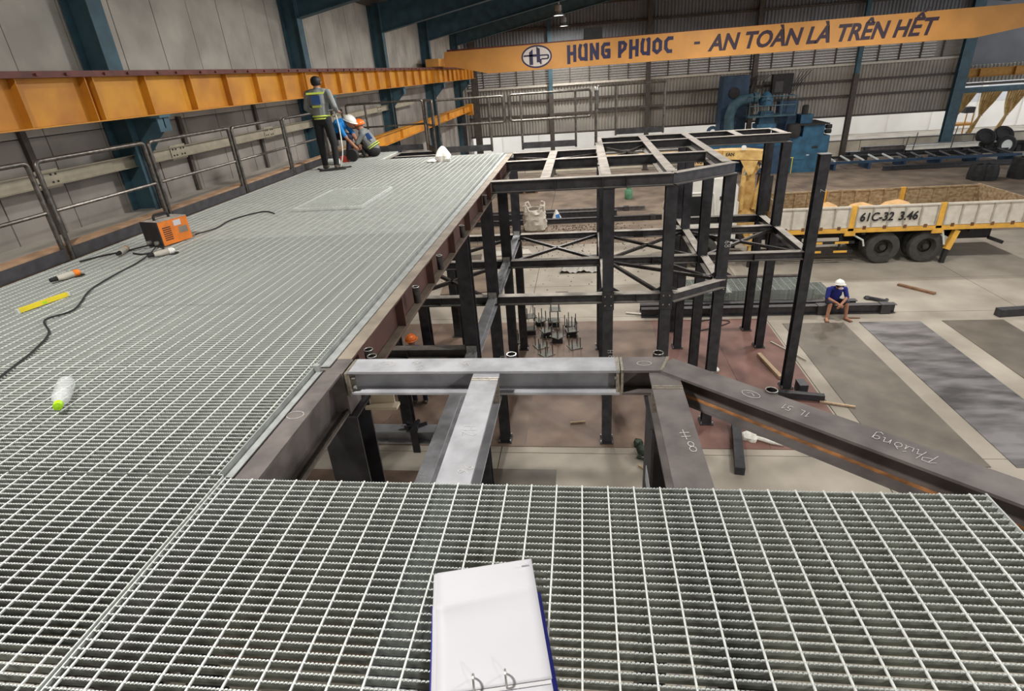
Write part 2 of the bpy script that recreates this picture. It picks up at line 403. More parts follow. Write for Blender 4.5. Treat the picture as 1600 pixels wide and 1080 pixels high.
lb = thing('yellow_beam', (-6.5, 15, 4.5), 'low yellow beam stored parallel to the wall behind the crouching workers', 'beam')
MB().hbeam((-6.5, 15.5, 4.92), (-6.5, 35.2, 4.92), .22, .36, .02, .014).build('rolled_section', yel, lb)
MB().box(-6.7, -6.3, 34.9, 35.2, 4.35, 4.95).build('end_block', yel, lb)
for y in (17, 21, 25, 29, 33): MB().box(-6.49, -6.40, y-.008, y+.008, 4.58, 4.90).build('stiffener', yel, lb)
for y in (19.0, 26.0, 33.0): MB().hcol(-6.5, y, 0, 4.555, .2, .2).build('support_post', millc, lb)
cd1 = thing('corner_column', (-7.0, 38.6, 0), 'dark steel column standing in the back left corner', 'building column')
MB().hcol(-6.75, 38.9, 0, 9.0, .4, .3).build('shaft', girtm, cd1)
MB().box(-7.0, -6.5, 38.7, 39.1, 0, .03).build('base_plate', darkm, cd1)

# back wall columns
for k, (x, lab) in enumerate(((-1.95, 'slim pale blue back wall column left of the rear handrails'), (4.13, 'back wall column behind the middle of the rear frame'), (10.5, 'back wall column behind the blue blasting machine'), (16.4, 'pale blue back wall column right of the blue blasting machine'), (22.3, 'blue corner column at the end of the profiled back wall, by the curtains'))):
    t = thing('wall_column', (x, 39.65, 0), lab, 'building column', 'back wall columns')
    MB().hcol(x, 39.62, 0, 5.0 if k in (0, 3) else 11, .28 if k < 4 else .6, .28, .016, .012).build('shaft', girtm if k in (0, 1, 2, 3) else bluep, t)
    if k in (0, 3): MB().hcol(x, 39.62, 5.0, 11, .24, .24, .016, .012).build('upper_shaft', bluep if k == 0 else MATS['teal_blue_paint'], t)
    MB().box(x-.22, x+.22, 39.45, 39.8, 0, .03).build('base_plate', darkm, t)

# right-hand bay seen past the corner column
rb = tag(bpy.data.objects.new('wall_right_bay', None), kind='structure'); COL.objects.link(rb)
profiled(22.6, 34, 3.9, 4.9, 43.0, .22, .06).build('cladding_sheet', corr, rb)
MB().box(22.6, 34, 42.7, 43.1, 3.25, 3.6).build('eaves_beam', bluep, rb)
MB().box(22.6, 34, 42.85, 43.0, 3.7, 3.85).build('girt', girtm, rb)
MB().box(22.4, 34, 43.0, 43.2, 4.9, 9.0).build('gable', corrd, rb)
yg = thing('far_girder', (23, 41.8, 4.2), 'brownish yellow girder in the right hand bay above the curtains', 'girder')
MB().hbeam((22.3, 41.8, 4.75), (34, 41.8, 4.75), .3, .5, .02, .014).build('rolled_section', mat('dull_yellow', (176, 126, 52), .7, 0, .1), yg)
for x in (24.5, 26.5, 28.5): MB().box(x-.01, x+.01, 41.66, 41.79, 4.27, 4.73).build('stiffener', MATS['dull_yellow'], yg)

def drape(x0, x1, xk, zk, x2, label):
    t = thing('dust_curtain', ((x0+x1)/2, 42.6, 0), label, 'curtain', 'gathered curtains in the right bay')
    mb = MB(); rows = []; nz = 14; nx = 25
    for j in range(nz+1):
        v = j/nz; z = 3.3*(1-v)+.75*v
        if z > zk: s_ = (z-zk)/(3.3-zk); hw = (.09+((x1-x0)/2-.09)*s_**.8); cx = xk+((x0+x1)/2-xk)*s_
        else: s_ = (zk-z)/(zk-.75); hw = .09+.10*s_; cx = xk+(x2-xk)*s_
        row = []
        for i in range(nx+1):
            a = i/nx*2-1; row.append(len(mb.v)); mb.v.append((cx+a*hw, 42.6+.06*math.sin(i*1.9+.4*j)*min(1, hw*2.5)+.05*a*a, z))
        rows.append(row)
    for j in range(nz):
        for i in range(nx): mb.f.append((rows[j][i], rows[j][i+1], rows[j+1][i+1], rows[j+1][i]))
    o = mb.build('drape', curtain, t, True); md = o.modifiers.new('thick', 'SOLIDIFY'); md.thickness = .02
    MB().lathe([(.10, -.04), (.115, 0), (.10, .04)], (xk, 42.6, zk), 12).build('tie_band', wood, t)
drape(24.2, 25.2, 24.25, 1.9, 23.9, 'mustard curtain nearest the blue corner column')
drape(25.5, 26.7, 25.75, 1.9, 25.3, 'gathered curtain in the middle of the three')
drape(27.0, 28.2, 27.3, 1.85, 26.9, 'grey brown gathered curtain at the right edge of the photo')

# high-bay lamps
lmesh = None
def lamp(x, y, z, label=None, g='high-bay lamps'):
    t = thing('high_bay_lamp', (x, y, z), label, 'lamp', g)
    MB().lathe([(.05, .62), (.05, .45), (.16, .42), (.17, .22), (.12, .19)], (x, y, z), 16).build('gear_housing', lampm, t, True)
    MB().lathe([(.10, .20), (.16, .14), (.25, .02), (.27, 0), (.25, .0), (.14, .13)], (x, y, z), 20, None, False).build('reflector', lampm, t, True)
    MB().lathe([(.23, .015), (.23, .03)], (x, y, z), 20).build('lens', lampe, t)
    zr = 8.95+(11.3-8.95)*(1-abs(x-7.4)/15.5)
    MB().tube([(x, y, z+.6), (x, y, zr)], .012, 6).build('hanging_rod', darkm, t)
    ld = bpy.data.lights.new('lamp_light', 'AREA'); ld.shape = 'DISK'; ld.size = .5; ld.energy = LAMP_W; ld.color = (1.0, .978, .935)
    lo = bpy.data.objects.new('lamp_light', ld); COL.objects.link(lo); lo.parent = t; lo.location = (0, 0, -.02)
lamp(-1.05, 31.0, 8.72, 'nearer of the two pendant high bay lamps hanging above the crane emblem')
lamp(-.98, 37.2, 8.62, 'farther, lower looking high bay lamp hanging above the crane emblem')
lamp(12.75, 31.0, 8.72, 'high bay lamp hanging at the top edge above the crane slogan')
for (x, y) in ((-1, 24.3), (-1, 17.6), (-1.5, 11), (-3.0, 1.3), (4.5, -5), (5.9, 24.3), (5.9, 14), (5.9, 4.2), (12.75, 24.3), (12.75, 14.0), (12.75, 4.2)):
    lamp(x, y, 9.4 if y == 1.3 else 8.8, 'high bay lamp hanging from the roof above the work area')

# ================================================================== BRIDGE CRANE
YC = 28.9
bc = thing('bridge_crane', (5, YC+.25, 6.46), 'orange overhead bridge crane girder with painted slogan spanning the hall', 'crane')
prof = [(-6.45, 6.86), (-5.9, 6.84), (-4.3, 6.47), (16.4, 6.47), (19.6, 6.95), (20.4, 6.95), (20.4, 7.62), (-6.3, 7.50)]
MB().prism(prof, lambda u_, v_, d: (u_, d, v_), YC, YC+.5).build('box_girder', cran, bc)
MB().box(-6.95, -6.35, YC-1.2, YC+1.7, 6.90, 7.22).build('end_carriage', cran, bc)
for yy in (YC-.9, YC+1.4):
    MB().lathe([(.0, -.08), (.17, -.08), (.17, .08), (0, .08)], (-6.7, yy, 7.05), 18, Matrix.Rotation(math.pi/2, 3, 'Y')).build('rail_wheel', darkm, bc, True)
MB().box(.1, .95, YC+.05, YC+.9, 7.53, 8.0).build('hoist_trolley', darkm, bc)
mb = MB(); mb.box(-6.2, 20.2, YC+.1, YC+.16, 7.50, 7.58); mb.build('trolley_rail', redb, bc)
fnC = lambda u_, v_, d: (u_, YC-.002-d, v_)
# emblem
lx, lz, a_, b_ = -2.03, 7.02, .70, .47
def ell(a, b, n=48): return [(lx+a*math.cos(2*math.pi*i/n), lz+b*math.sin(2*math.pi*i/n)) for i in range(n)]
em = MB().prism(ell(a_, b_), fnC, 0, .004).build('emblem', navy, bc)
MB().prism(ell(a_-.07, b_-.07), fnC, .004, .007).build('emblem_field', logow, em)
mb = MB(); P_ = lambda pts: mb.prism([(lx+p[0], lz+p[1]) for p in pts], fnC, .007, .010)
P_([(-.34, -.33), (-.17, -.33), (-.17, .32), (-.34, .18)])
P_([(-.62, .02), (-.17, .02), (-.17, .09), (-.58, .09)])
P_([(-.17, .0), (0, .0), (0, .10), (-.17, .10)])
P_([(0, -.24), (.12, -.24), (.16, -.32), (.22, -.32), (.22, -.10), (.16, -.10), (.16, .30), (0, .42)])
P_([(.16, .07), (.5, .07), (.56, .05), (.58, -.03), (.56, -.11), (.5, -.14), (.22, -.14), (.22, -.08), (.47, -.08), (.51, -.03), (.47, .01), (.16, .01)])
mb.build('emblem_letters', navy, em)
# HUNG PHUOC: heavy angular capitals
def glyph(ch):
    if ch == 'H': return [([(.1, 1), (.1, -.12)]), ([(.62, 1), (.62, 0)]), ([(.1, .5), (.62, .5)])]
    if ch == 'U': return [([(.16, 1), (.08, .75), (.08, .25), (.2, .08), (.62, .08)]), ([(.62, 1), (.62, 0)]), ([(.5, .95), (.62, 1)])]
    if ch == 'N': return [([(.1, 1), (.1, 0)]), ([(.1, .95), (.58, .08)]), ([(.62, 1), (.62, .02)])]
    if ch == 'G': return [([(.62, .92), (.25, .92), (.1, .75), (.1, .3), (.25, .08), (.62, .08)]), ([(.62, .08), (.62, .5)]), ([(.38, .5), (.62, .5)])]
    if ch == 'P': return [([(.14, .72), (.14, 0)]), ([(.1, .92), (.45, .92), (.62, .78), (.55, .52), (.14, .22)])]
    if ch == 'O': return [([(.36, .93), (.1, .75), (.1, .25), (.36, .07), (.62, .25), (.62, .75), (.36, .93)])]
    if ch == 'C': return [([(.6, .93), (.3, .93), (.1, .75), (.1, .3), (.3, .08), (.55, .08)])]
mb = MB(); h = .60; cx = -.62
ns = 0
for ch_ in 'HUNG PHUOC':
    if ch_ == ' ': mb.build('lettering', navy, bc); mb = MB(); cx += .22; continue
    for st in glyph(ch_):
        ribbon(mb, [(cx+p[0]*h*.88, 6.74+(p[1])*h+ .012*cx) for p in st], .145, fnC, .006)

    cx += .51
mb.build('lettering', navy, bc)
MB().prism([(4.95, 7.02), (5.2, 7.02), (5.2, 7.13), (4.95, 7.13)], fnC, 0, .006).build('dash', plum, bc)
tm = text_mb('AN TOÀN LÀ TRÊN HẾT', .95, lambda x, y_, z: (x, y_, z), .032, .22)
k_ = 9.25/tm.width
tm.v = [(5.6+p[0]*k_, YC-.004-p[2], 6.73+p[1]*.93) for p in tm.v]
tm.build('slogan', plum, bc)

# ================================================================== GRATING DECK
def bar_mesh(L, serr, t=.005, h=.032):
    mb = MB()
    n = int(L/.0125); xs_ = []
    for i in range(n):
        for a, z in ((0, 0), (.0070, 0), (.0085, -.0038), (.0110, -.0038)): xs_.append((i*.0125+a, z))
    xs_.append((L, 0))
    for x, z in xs_:
        for yy, zz in ((-t/2, -h), (-t/2, -.0055), (-t/2, z), (t/2, z), (t/2, -.0055), (t/2, -h)): mb.v.append((x, yy, zz))
    for i in range(len(xs_)-1):
        a = 6*i; b = a+6
        for q in range(5): mb.f.append((a+q, b+q, b+q+1, a+q+1))
    mb.f.append(tuple(range(6))); e = 6*(len(xs_)-1); mb.f.append(tuple(range(e, e+6)))
    return mb.mesh('bearing_bar')
BM = {}
def grating(label, x0, x1, y0, y1, z=5.0, single=True, m_=None, group='galvanised deck gratings', pitch=.0303, rod=.1, name='deck_grating', rodx=0.):
    m_ = m_ or galv
    t = thing(name, (x0, y0, z-.032), label, 'grating', group)
    L = x1-x0-.01; ny = int(round((y1-y0-.012)/pitch)); nr = int((L-.03)/rod)
    if single:
        key = ('b', round(L, 3))
        if key not in BM:
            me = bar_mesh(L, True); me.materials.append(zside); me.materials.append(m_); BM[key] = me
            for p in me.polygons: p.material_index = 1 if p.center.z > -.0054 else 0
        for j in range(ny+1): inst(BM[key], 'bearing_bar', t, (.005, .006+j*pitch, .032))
        key = ('r', round(y1-y0, 3))
        if key not in BM:
            me = MB().box(-.0027, .0027, .006, y1-y0-.006, -.0065, -.0002).mesh('cross_rod'); me.materials.append(rodm); BM[key] = me
        for j in range(nr+1): inst(BM[key], 'cross_rod', t, (.05+rodx+j*rod, 0, .032))
    else:
        mb = MB()
        for j in range(ny+1):
            yy = y0+.006+j*pitch; mb.box(x0+.005, x1-.005, yy-.0026, yy+.0026, z-.032, z-.005); mb.box(x0+.005, x1-.005, yy-.0026, yy+.0026, z-.005, z)
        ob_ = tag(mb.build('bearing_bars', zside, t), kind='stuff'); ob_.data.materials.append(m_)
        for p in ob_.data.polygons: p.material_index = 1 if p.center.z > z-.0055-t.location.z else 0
        mb = MB()
        for j in range(nr+1):
            xx = x0+.05+rodx+j*rod; mb.box(xx-.0032, xx+.0032, y0+.006, y1-.006, z-.0065, z+.0004)
        tag(mb.build('cross_rods', rodm, t), kind='stuff')
    if name == 'loose_grating':
        for yy in (y0, y1-.03): MB().box(x0, x1, yy, yy+.03, z-.033, z+.003).build('edge_bar', m_, t)
        for xx in (x0, x1-.03): MB().box(xx, xx+.03, y0+.03, y1-.03, z-.033, z+.003).build('edge_bar', m_, t)
        return t
    for xx in (x0+.003, x1-.003):
        MB().box(xx-.0025, xx+.0025, y0+.004, y1-.004, z-.032, z).build('end_band', m_, t)
    return t
DL, DR = -5.37, -1.585
rows = [.3, 1.785, 2.79, 3.82, 4.84, 5.86, 6.88, 7.9, 8.92, 9.94, 10.96, 12.02]
labs = ['grating panel at the bottom left corner of the photo, left of the long seam', 'grating panel under the empty plastic bottle, left of the front opening',
 'grating row just beyond the bottle, level with the front cross beam', 'grating row under the yellow spirit level', 'grating row under the orange tipped grinder', 'grating row under the orange welding machine',
 'grating row just beyond the welding machine', 'grating row under the near half of the loose mesh sheet', 'grating row under the far half of the loose mesh sheet', 'grating row just short of the standing worker', 'grating row under the standing worker and the white sack']
for i in range(11):
    grating(labs[i], DL, DR if i else -1.556, rows[i], rows[i+1], single=i < 4, m_=galv if i < 5 else galv_far)  # far rows take a paler zinc, painting in the brighter far light
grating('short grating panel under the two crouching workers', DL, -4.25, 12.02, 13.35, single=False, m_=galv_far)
grating('near grating panel under the open binder, in the foreground', -1.545, 1.445, .3, 1.775, single=True, group='galvanised deck gratings', rodx=-.02)
grating('loose fine mesh grating sheet lying on the far deck', -3.85, -2.88, 7.15, 8.5, z=5.034, single=False, m_=galv_far, pitch=.04, rod=.05, name='loose_grating')
# galvanised edge angle and seam plates
ea = thing('edge_angle', (-1.575, 1.8, 4.97), 'galvanised edge angle along the right side of the deck', 'trim')
MB().box(-1.583, -1.578, 1.80, 2.77, 4.968, 5.006).build('upstand', edgez, ea)
MB().box(-1.578, -1.535, 1.80, 2.77, 4.9725, 4.977).build('foot', edgez, ea)
MB().box(-1.583, -1.545, 2.75, 2.775, 4.968, 5.02).build('end_stop', edgez, ea)
MB().box(-1.583, -1.578, 2.82, 12.0, 4.968, 5.006).build('upstand', edgez, ea)
MB().box(-1.578, -1.515, 2.82, 12.0, 4.9725, 4.977).build('foot', edgez, ea)

# ================================================================== STEEL FRAMES
def beam(parent, p0, p1, wd=.15, d=.17, m_=None, name='beam', stiff=(), label=None):
    o = MB().hbeam(p0, p1, wd, d).build(name, m_ or mill, parent)
    if label: o['label'] = label
    if m_ is None or m_ is mill or m_ is primer:
        o.data.materials.append(dusty_lit if m_ is not primer else flange)
        for p in o.data.polygons:
            if p.normal.z > .9: p.material_index = 1
    p0, p1 = V(p0), V(p1); t = (p1-p0).normalized(); sd = t.cross(V((0,0,1))).normalized(); z = V((0,0,1))
    for s_ in stiff:
        c = p0+(p1-p0)*s_-z*d/2
        for k in (-1, 1): MB().obox(c+sd*k*(wd/4+.002), t*.004, sd*(wd/4-.006), z*(d/2-.015)).build('stiffener', m_ or mill, o)
    return o
def bolts(pts, parent, nrm=(0, -1, 0), r=.013, ln=.022):
    n = V(nrm); R = n.to_track_quat('Z', 'Y').to_matrix(); mb = MB()
    for p in pts: mb.lathe([(r, 0), (r, ln)], p, 6, R)
    return tag(mb.build('bolt_set', bolt, parent), kind='stuff')
def column(parent, x, y, z1, w=.18, d=.18, m_=None, base=True, z0=.0125, splice=None, swap=False):
    o = MB().hcol(x, y, z0, z1, w, d, swap=swap).build('column', m_ or millc, parent)
    if base:
        MB().box(x-w*.72, x+w*.72, y-d*.72, y+d*.72, 0.0125, .03).build('base_plate', millc, o)
        bolts([(x+a*w*.6, y+b*d*.6, .03) for a in (-1, 1) for b in (-1, 1)], o, (0, 0, 1), .012, .05)
    MB().box(x-w/2-.012, x+w/2+.012, y-d/2-.012, y+d/2+.012, z1, z1+.012).build('cap_plate', mill, o)
    if splice:
        zs = splice
        MB().box(x-w/2-.012, x+w/2+.012, y-d/2-.014, y-d/2-.0005, zs-.30, zs+.02).build('splice_plate', millc, o)
        bolts([(x+a*.05, y-d/2-.014, zs-.05-b*.16) for a in (-1, 1) for b in (0, 1)], o)
        for sx in (-1, 1):
            MB().prism([(0, 0), (.11, 0), (0, .07)], lambda u_, v_, dd: (x+sx*(w/2+.001+u_), dd, zs+.002+v_), y-.006, y+.006).build('gusset', millc, o)
    return o
ZT = 4.966
# ---- platform frame under the deck
pf = thing('platform_frame', (-3.4, 6, 0), 'steel frame of columns and beams carrying the long grating deck', 'steel frame')
bL = beam(pf, (-1.50, 2.93, ZT), (-1.50, 12.12, ZT), .16, .28, primer, 'edge_beam', label='red brown deep edge beam under the right side of the deck')
MB().box(-1.58, -1.42, 2.93, 12.12, ZT+.0005, ZT+.003).build('flange_top', flange, bL)
MB().box(-1.49, -1.42, 2.93, 12.12, ZT-.28+.0145, ZT-.28+.017).build('flange_ledge', flange, bL)
for y in (3.05, 4.02, 5.02, 6.02, 7.0, 8.0, 8.85, 10, 11.5):
    MB().box(-1.494, -1.424, y-.005, y+.005, ZT-.265, ZT-.016).build('stiffener', primer, bL)
bF = beam(pf, (-1.50, .3, ZT), (-1.50, 2.748, ZT), .16, .28, millold, 'edge_beam', label='weathered grey brown edge beam beside the front opening')
MB().bar((-1.425, .3, ZT-.255), (-1.425, 2.75, ZT-.255), .012, .02).build('bottom_lip', pipe, bF)
MB().box(-1.58, -1.41, 2.75, 2.93, ZT-.28, ZT).build('node_block', millold, bF)
MB().box(-1.40, -1.385, 2.75, 2.91, ZT-.155, ZT).build('end_plate', weld, bF)
for y in (.9, 3.9, 4.9, 5.9, 6.9, 7.9, 8.9, 9.95, 10.95, 11.95):
    beam(pf, (-5.36, y, ZT), (-1.585, y, ZT), .12, .16, mill, 'joist')
for x in (-5.3, -3.45):
    beam(pf, (x, .3, ZT-.165), (x, 13.3, ZT-.165), .16, .24, mill, 'main_beam')
beam(pf, (-5.36, 13.3, ZT), (-3.0, 13.3, ZT), .15, .2, mill, 'end_beam')
beam(pf, (-4.2, 12.1, ZT), (-4.2, 13.2, ZT), .12, .16, mill, 'trimmer_beam')
beam(pf, (-4.1, 12.6, ZT), (-3.0, 12.6, ZT), .12, .16, mill, 'trimmer_beam')
beam(pf, (-3.02, 12.1, ZT), (-3.02, 13.2, ZT), .12, .16, mill, 'trimmer_beam')
column(pf, -1.50, 2.86, ZT-.30, .24, .22)
for (x, y) in ((-1.55, 6.95), (-1.55, 9.0), (-1.55, 11.0), (-1.55, 13.0)):
    column(pf, x, y, ZT-.295 if y < 12 else ZT-.2, .18, .18)
for (x, y) in ((-3.45, 2.9), (-3.45, 9.0), (-3.45, 11.0), (-3.45, 13.85), (-2.75, 11.9), (-5.3, 2.9), (-5.3, 7), (-5.3, 11), (-5.3, 13.2)):
    column(pf, x, y, ZT-.42, .2 if x != -2.75 else .24, .2)
# bracket on top of the front column
br = MB().box(-1.40, -1.19, 2.93, 3.0, 4.60, 4.62).build('bracket', mat('primer_beige_plate', (196, 182, 156), .6, 0, .08), pf)
MB().box(-1.38, -1.22, 2.99, 3.0, 4.62, 4.72).build('bracket_fin', MATS['primer_beige_plate'], br)
ZM = 3.03
for (p0, p1) in (((-3.3, 5.0), (-1.63, 5.0)), ((-3.4, 7.0), (-1.64, 7.0)), ((-3.35, 9.0), (-1.64, 9.0)), ((-3.35, 11.0), (-1.64, 11.0)), ((-3.35, 13.0), (-1.64, 13.0))):
    beam(pf, (*p0, ZM), (*p1, ZM), .15, .16, millbar if p0[1] < 6 else mill, 'lower_beam', stiff=(.5,))
for (ya, yb) in ((3.0, 6.85), (7.06, 8.9), (9.1, 10.9), (11.1, 12.9)):
    o = beam(pf, (-1.55, ya, ZM), (-1.55, yb, ZM), .15, .16, millbar, 'lower_beam')
    bolts([(-1.55+a*.04, yb-.06, ZM) for a in (-1, 1)], o, (0, 0, 1))
    MB().box(-1.62, -1.48, yb-.02, yb-.005, ZM-.1, ZM+.10).build('end_plate', bolt, o)
for (a, b) in (((-3.3, 9.1), (-1.7, 10.9)), ((-1.7, 9.1), (-3.3, 10.9)), ((-3.3, 11.1), (-1.7, 12.9))):
    MB().bar((*a, ZM-.08), (*b, ZM-.08), .06, .06).build('brace', pipe_d, pf)
cl = MB()
for a_ in (.4, 1.5, 2.7, 3.6, 5.0): cl.bar((-1.85, 5.0, ZM+.02), (-1.85+.13*math.cos(a_), 5.0+.10*math.sin(a_), ZM+.04), .03, .03)
cl.box(-1.89, -1.81, 4.90, 4.92, ZM-.26, ZM+.05); cl.box(-1.88, -1.82, 4.92, 5.08, ZM+.001, ZM+.05)
cl.build('beam_clamp', millc, pf)
# ---- front bay of beams round the opening
fb = thing('front_bay_frame', (0, 2.83, 4.8), 'grey rolled steel beams framing the open bay in front of the camera', 'steel frame')
o = beam(fb, (-1.385, 2.83, ZT+.012), (.192, 2.83, ZT+.012), .162, .155, millbar, 'cross_beam')
for x in (-1.378, .180):
    MB().box(x-.007, x+.007, 2.752, 2.908, ZT-.14, ZT+.014).build('end_plate', weld, o)
bolts([(-1.365, 2.77, ZT-.04), (-1.365, 2.77, ZT-.10), (.165, 2.77, ZT-.04)], o, (1, 0, 0))
beam(fb, (.206, 2.83, ZT+.012), (.46, 2.83, ZT+.012), .162, .155, millold, 'corner_beam')
MB().box(.198, .212, 2.752, 2.908, ZT-.14, ZT+.014).build('end_plate', weld, fb)
dg = V((1.16, -1.03, 0)).normalized(); pd0 = V((.44, 2.83, ZT+.0125))
o = beam(fb, pd0, pd0+dg*2.9, .162, .155, millold, 'diagonal_beam', label='weathered diagonal beam with chalk writing running to the right edge')
sd = dg.cross(V((0,0,1)))
MB().bar(pd0+sd*.012+V((0,0,-.139)), pd0+sd*.012+dg*2.9+V((0,0,-.139)), .028, .004).build('rust_streak', rust, o)
MB().bar(pd0+V((.03,.08,.0008)), pd0+V((-.025,-.075,.0008)), .016, .002).build('weld_seam', weld, o)
y1 = beam(fb, (-.551, .3, ZT), (-.551, 2.745, ZT), .150, .16, millbar, 'stub_beam', label='pale grey beam running away from the near grating')
MB().box(-.626, -.476, 2.665, 2.675, ZT-.15, ZT+.0025).build('end_plate', weld, y1)
MB().box(-.626, -.476, 2.685, 2.695, ZT-.15, ZT+.0025).build('end_plate', weld, y1)
y2 = beam(fb, (.425, .3, ZT), (.425, 2.745, ZT), .155, .16, millold, 'stub_beam', label='speckled grey beam marked with chalk, right of the opening')
MB().box(.347, .503, 2.575, 2.585, ZT-.15, ZT+.0025).build('end_plate', weld, y2)
MB().box(.347, .503, 2.595, 2.605, ZT-.15, ZT+.0025).build('end_plate', weld, y2)
column(fb, .425, 2.60, ZT-.165, .17, .30, swap=True)
MB().prism([(0, 0), (.004, 0), (.004, .10), (0, .10)], lambda u_, v_, d: (.335+u_+d*0, d, 4.35+v_+(d-1.2)*.0), 1.2, 2.6).build('slant_plate', millbar, fb)
# short pipe sockets for the missing handrail
def socket(x, y, lab, z=4.985, parent=None):
    t = parent
    mb = MB(); n = 16
    for r_, z_ in ((.030, z-.14), (.030, z), (.026, z), (.026, z-.13)):
        for j in range(n): mb.v.append((x+r_*math.cos(2*math.pi*j/n), y+r_*math.sin(2*math.pi*j/n), z_))
    for i in range(3):
        for j in range(n): mb.f.append((i*n+j, i*n+(j+1) % n, (i+1)*n+(j+1) % n, (i+1)*n+j))
    so = mb.build('pipe_socket', pipe_d, t, True)
    MB().tube([(x+.028*math.cos(2*math.pi*j/16), y+.028*math.sin(2*math.pi*j/16), z) for j in range(16)], .0028, 6, closed=True).build('rim', bolt, so)
for (x, y) in ((-1.29, 2.94), (-.43, 2.945), (.42, 2.95), (.92, 2.53), (1.78, 1.80)): socket(x, y, '', parent=fb)
for (y) in (3.12, 4.28, 5.15, 6.3, 8.0): socket(-1.385, y, '', z=4.94, parent=pf)

# ---- rear tower frame
tf = thing('tower_frame', (1.5, 11, 0), 'dark steel tower frame of tall columns and two beam levels beside the deck', 'steel frame')
for (x, y, z1, sp) in ((.4, 9.0, ZT-.19, 3.06), (1.35, 9.0, ZT-.19, 3.06), (2.36, 9.66, ZT-.19, 3.06), (.4, 11, ZT-.19, None), (.4, 13, ZT-.19, None), (2.3, 11, ZT-.19, None), (2.3, 13, ZT-.19, None), (2.3, 14, ZT-.19, None), (4.25, 13, ZT-.19, None), (4.2, 14, ZT-.19, None), (4.28, 11.03, 4.80, None)):
    column(tf, x, y, z1, .175, .175, splice=sp)
W2 = .15
topb = [((-1.42, 8.95), (1.36, 8.95), (.36, .62, .75)), ((1.36, 8.95), (2.42, 9.66), ()), ((-1.42, 11.0), (.28, 11.0), ()), ((.44, 11.0), (2.22, 11.0), ()), ((-1.42, 12.15), (.28, 12.15), ()),
        ((.44, 13.0), (4.3, 13.0), (.5,)), ((.44, 14.0), (4.2, 14.0), ())]
for a, b, s_ in topb: beam(tf, (*a, ZT), (*b, ZT), W2, .18, mill, 'top_beam', stiff=s_)
for (x, ya, yb) in ((-.58, 9.03, 10.92), (-.58, 11.08, 12.07), (.36, 9.03, 14.3), (1.35, 9.03, 13.92), (2.3, 9.7, 13.92), (3.3, 13.08, 13.92), (4.2, 13.08, 13.92)):
    o = beam(tf, (x, ya, ZT+.002), (x, yb, ZT+.002), .155, .175, mill, 'top_beam')
    for q in (ya+.05, yb-.05): MB().box(x-.078, x+.078, q-.004, q+.004, ZT+.0021, ZT+.0035).build('weld_seam', weld, o)
for (a, b) in (((-1.35, 11.1), (.28, 12.05)), ((-1.35, 12.05), (.28, 11.1)), ((.5, 11.2), (1.27, 12.9)), ((.5, 12.9), (1.27, 11.2))):
    MB().bar((*a, ZT-.10), (*b, ZT-.10), .05, .05).build('top_brace', pipe, tf)
lowb = [((-1.46, 9.0), (.31, 9.0)), ((.49, 9.0), (1.26, 9.0)), ((-1.46, 11.0), (.31, 11.0)), ((-1.46, 13.0), (.31, 13.0)), ((.49, 11.0), (2.21, 11.0)), ((.49, 13.0), (2.21, 13.0)), ((2.39, 11.03), (4.19, 11.03)), ((2.39, 13.0), (4.16, 13.0)), ((2.39, 14.0), (4.11, 14.0))]
for a, b in lowb: beam(tf, (*a, ZM), (*b, ZM), W2, .16, mill, 'lower_beam', stiff=(.5,))
beam(tf, (1.44, 8.97, ZM), (2.40, 9.60, ZM), W2, .16, mill, 'lower_beam')
for (x, ya, yb) in ((2.33, 9.76, 10.9), (2.3, 11.1, 12.9), (2.3, 13.1, 13.9), (4.26, 11.13, 12.9), (4.22, 13.1, 13.9), (.4, 9.1, 10.9), (.4, 11.1, 12.9)):
    o = beam(tf, (x, ya, ZM), (x, yb, ZM), W2, .16, mill, 'lower_beam')
    bolts([(x+a*.04, yb-.05, ZM) for a in (-1, 1)]+[(x+a*.04, ya+.05, ZM) for a in (-1, 1)], o, (0, 0, 1))
for (a, b) in (((-1.42, 12.9), (.28, 11.1)), ((.28, 12.9), (-1.42, 11.1)), ((.5, 10.9), (1.28, 9.12)), ((.5, 10.9), (2.2, 9.85)), ((.5, 12.9), (2.2, 11.1)), ((.5, 11.1), (2.2, 12.9)), ((2.4, 12.9), (4.15, 11.15)), ((2.4, 11.15), (4.15, 12.9)), ((1.45, 10.9), (2.25, 9.8))):
    MB().bar((*a, ZM-.07), (*b, ZM-.07), .055, .055).build('brace', pipe_d, tf)
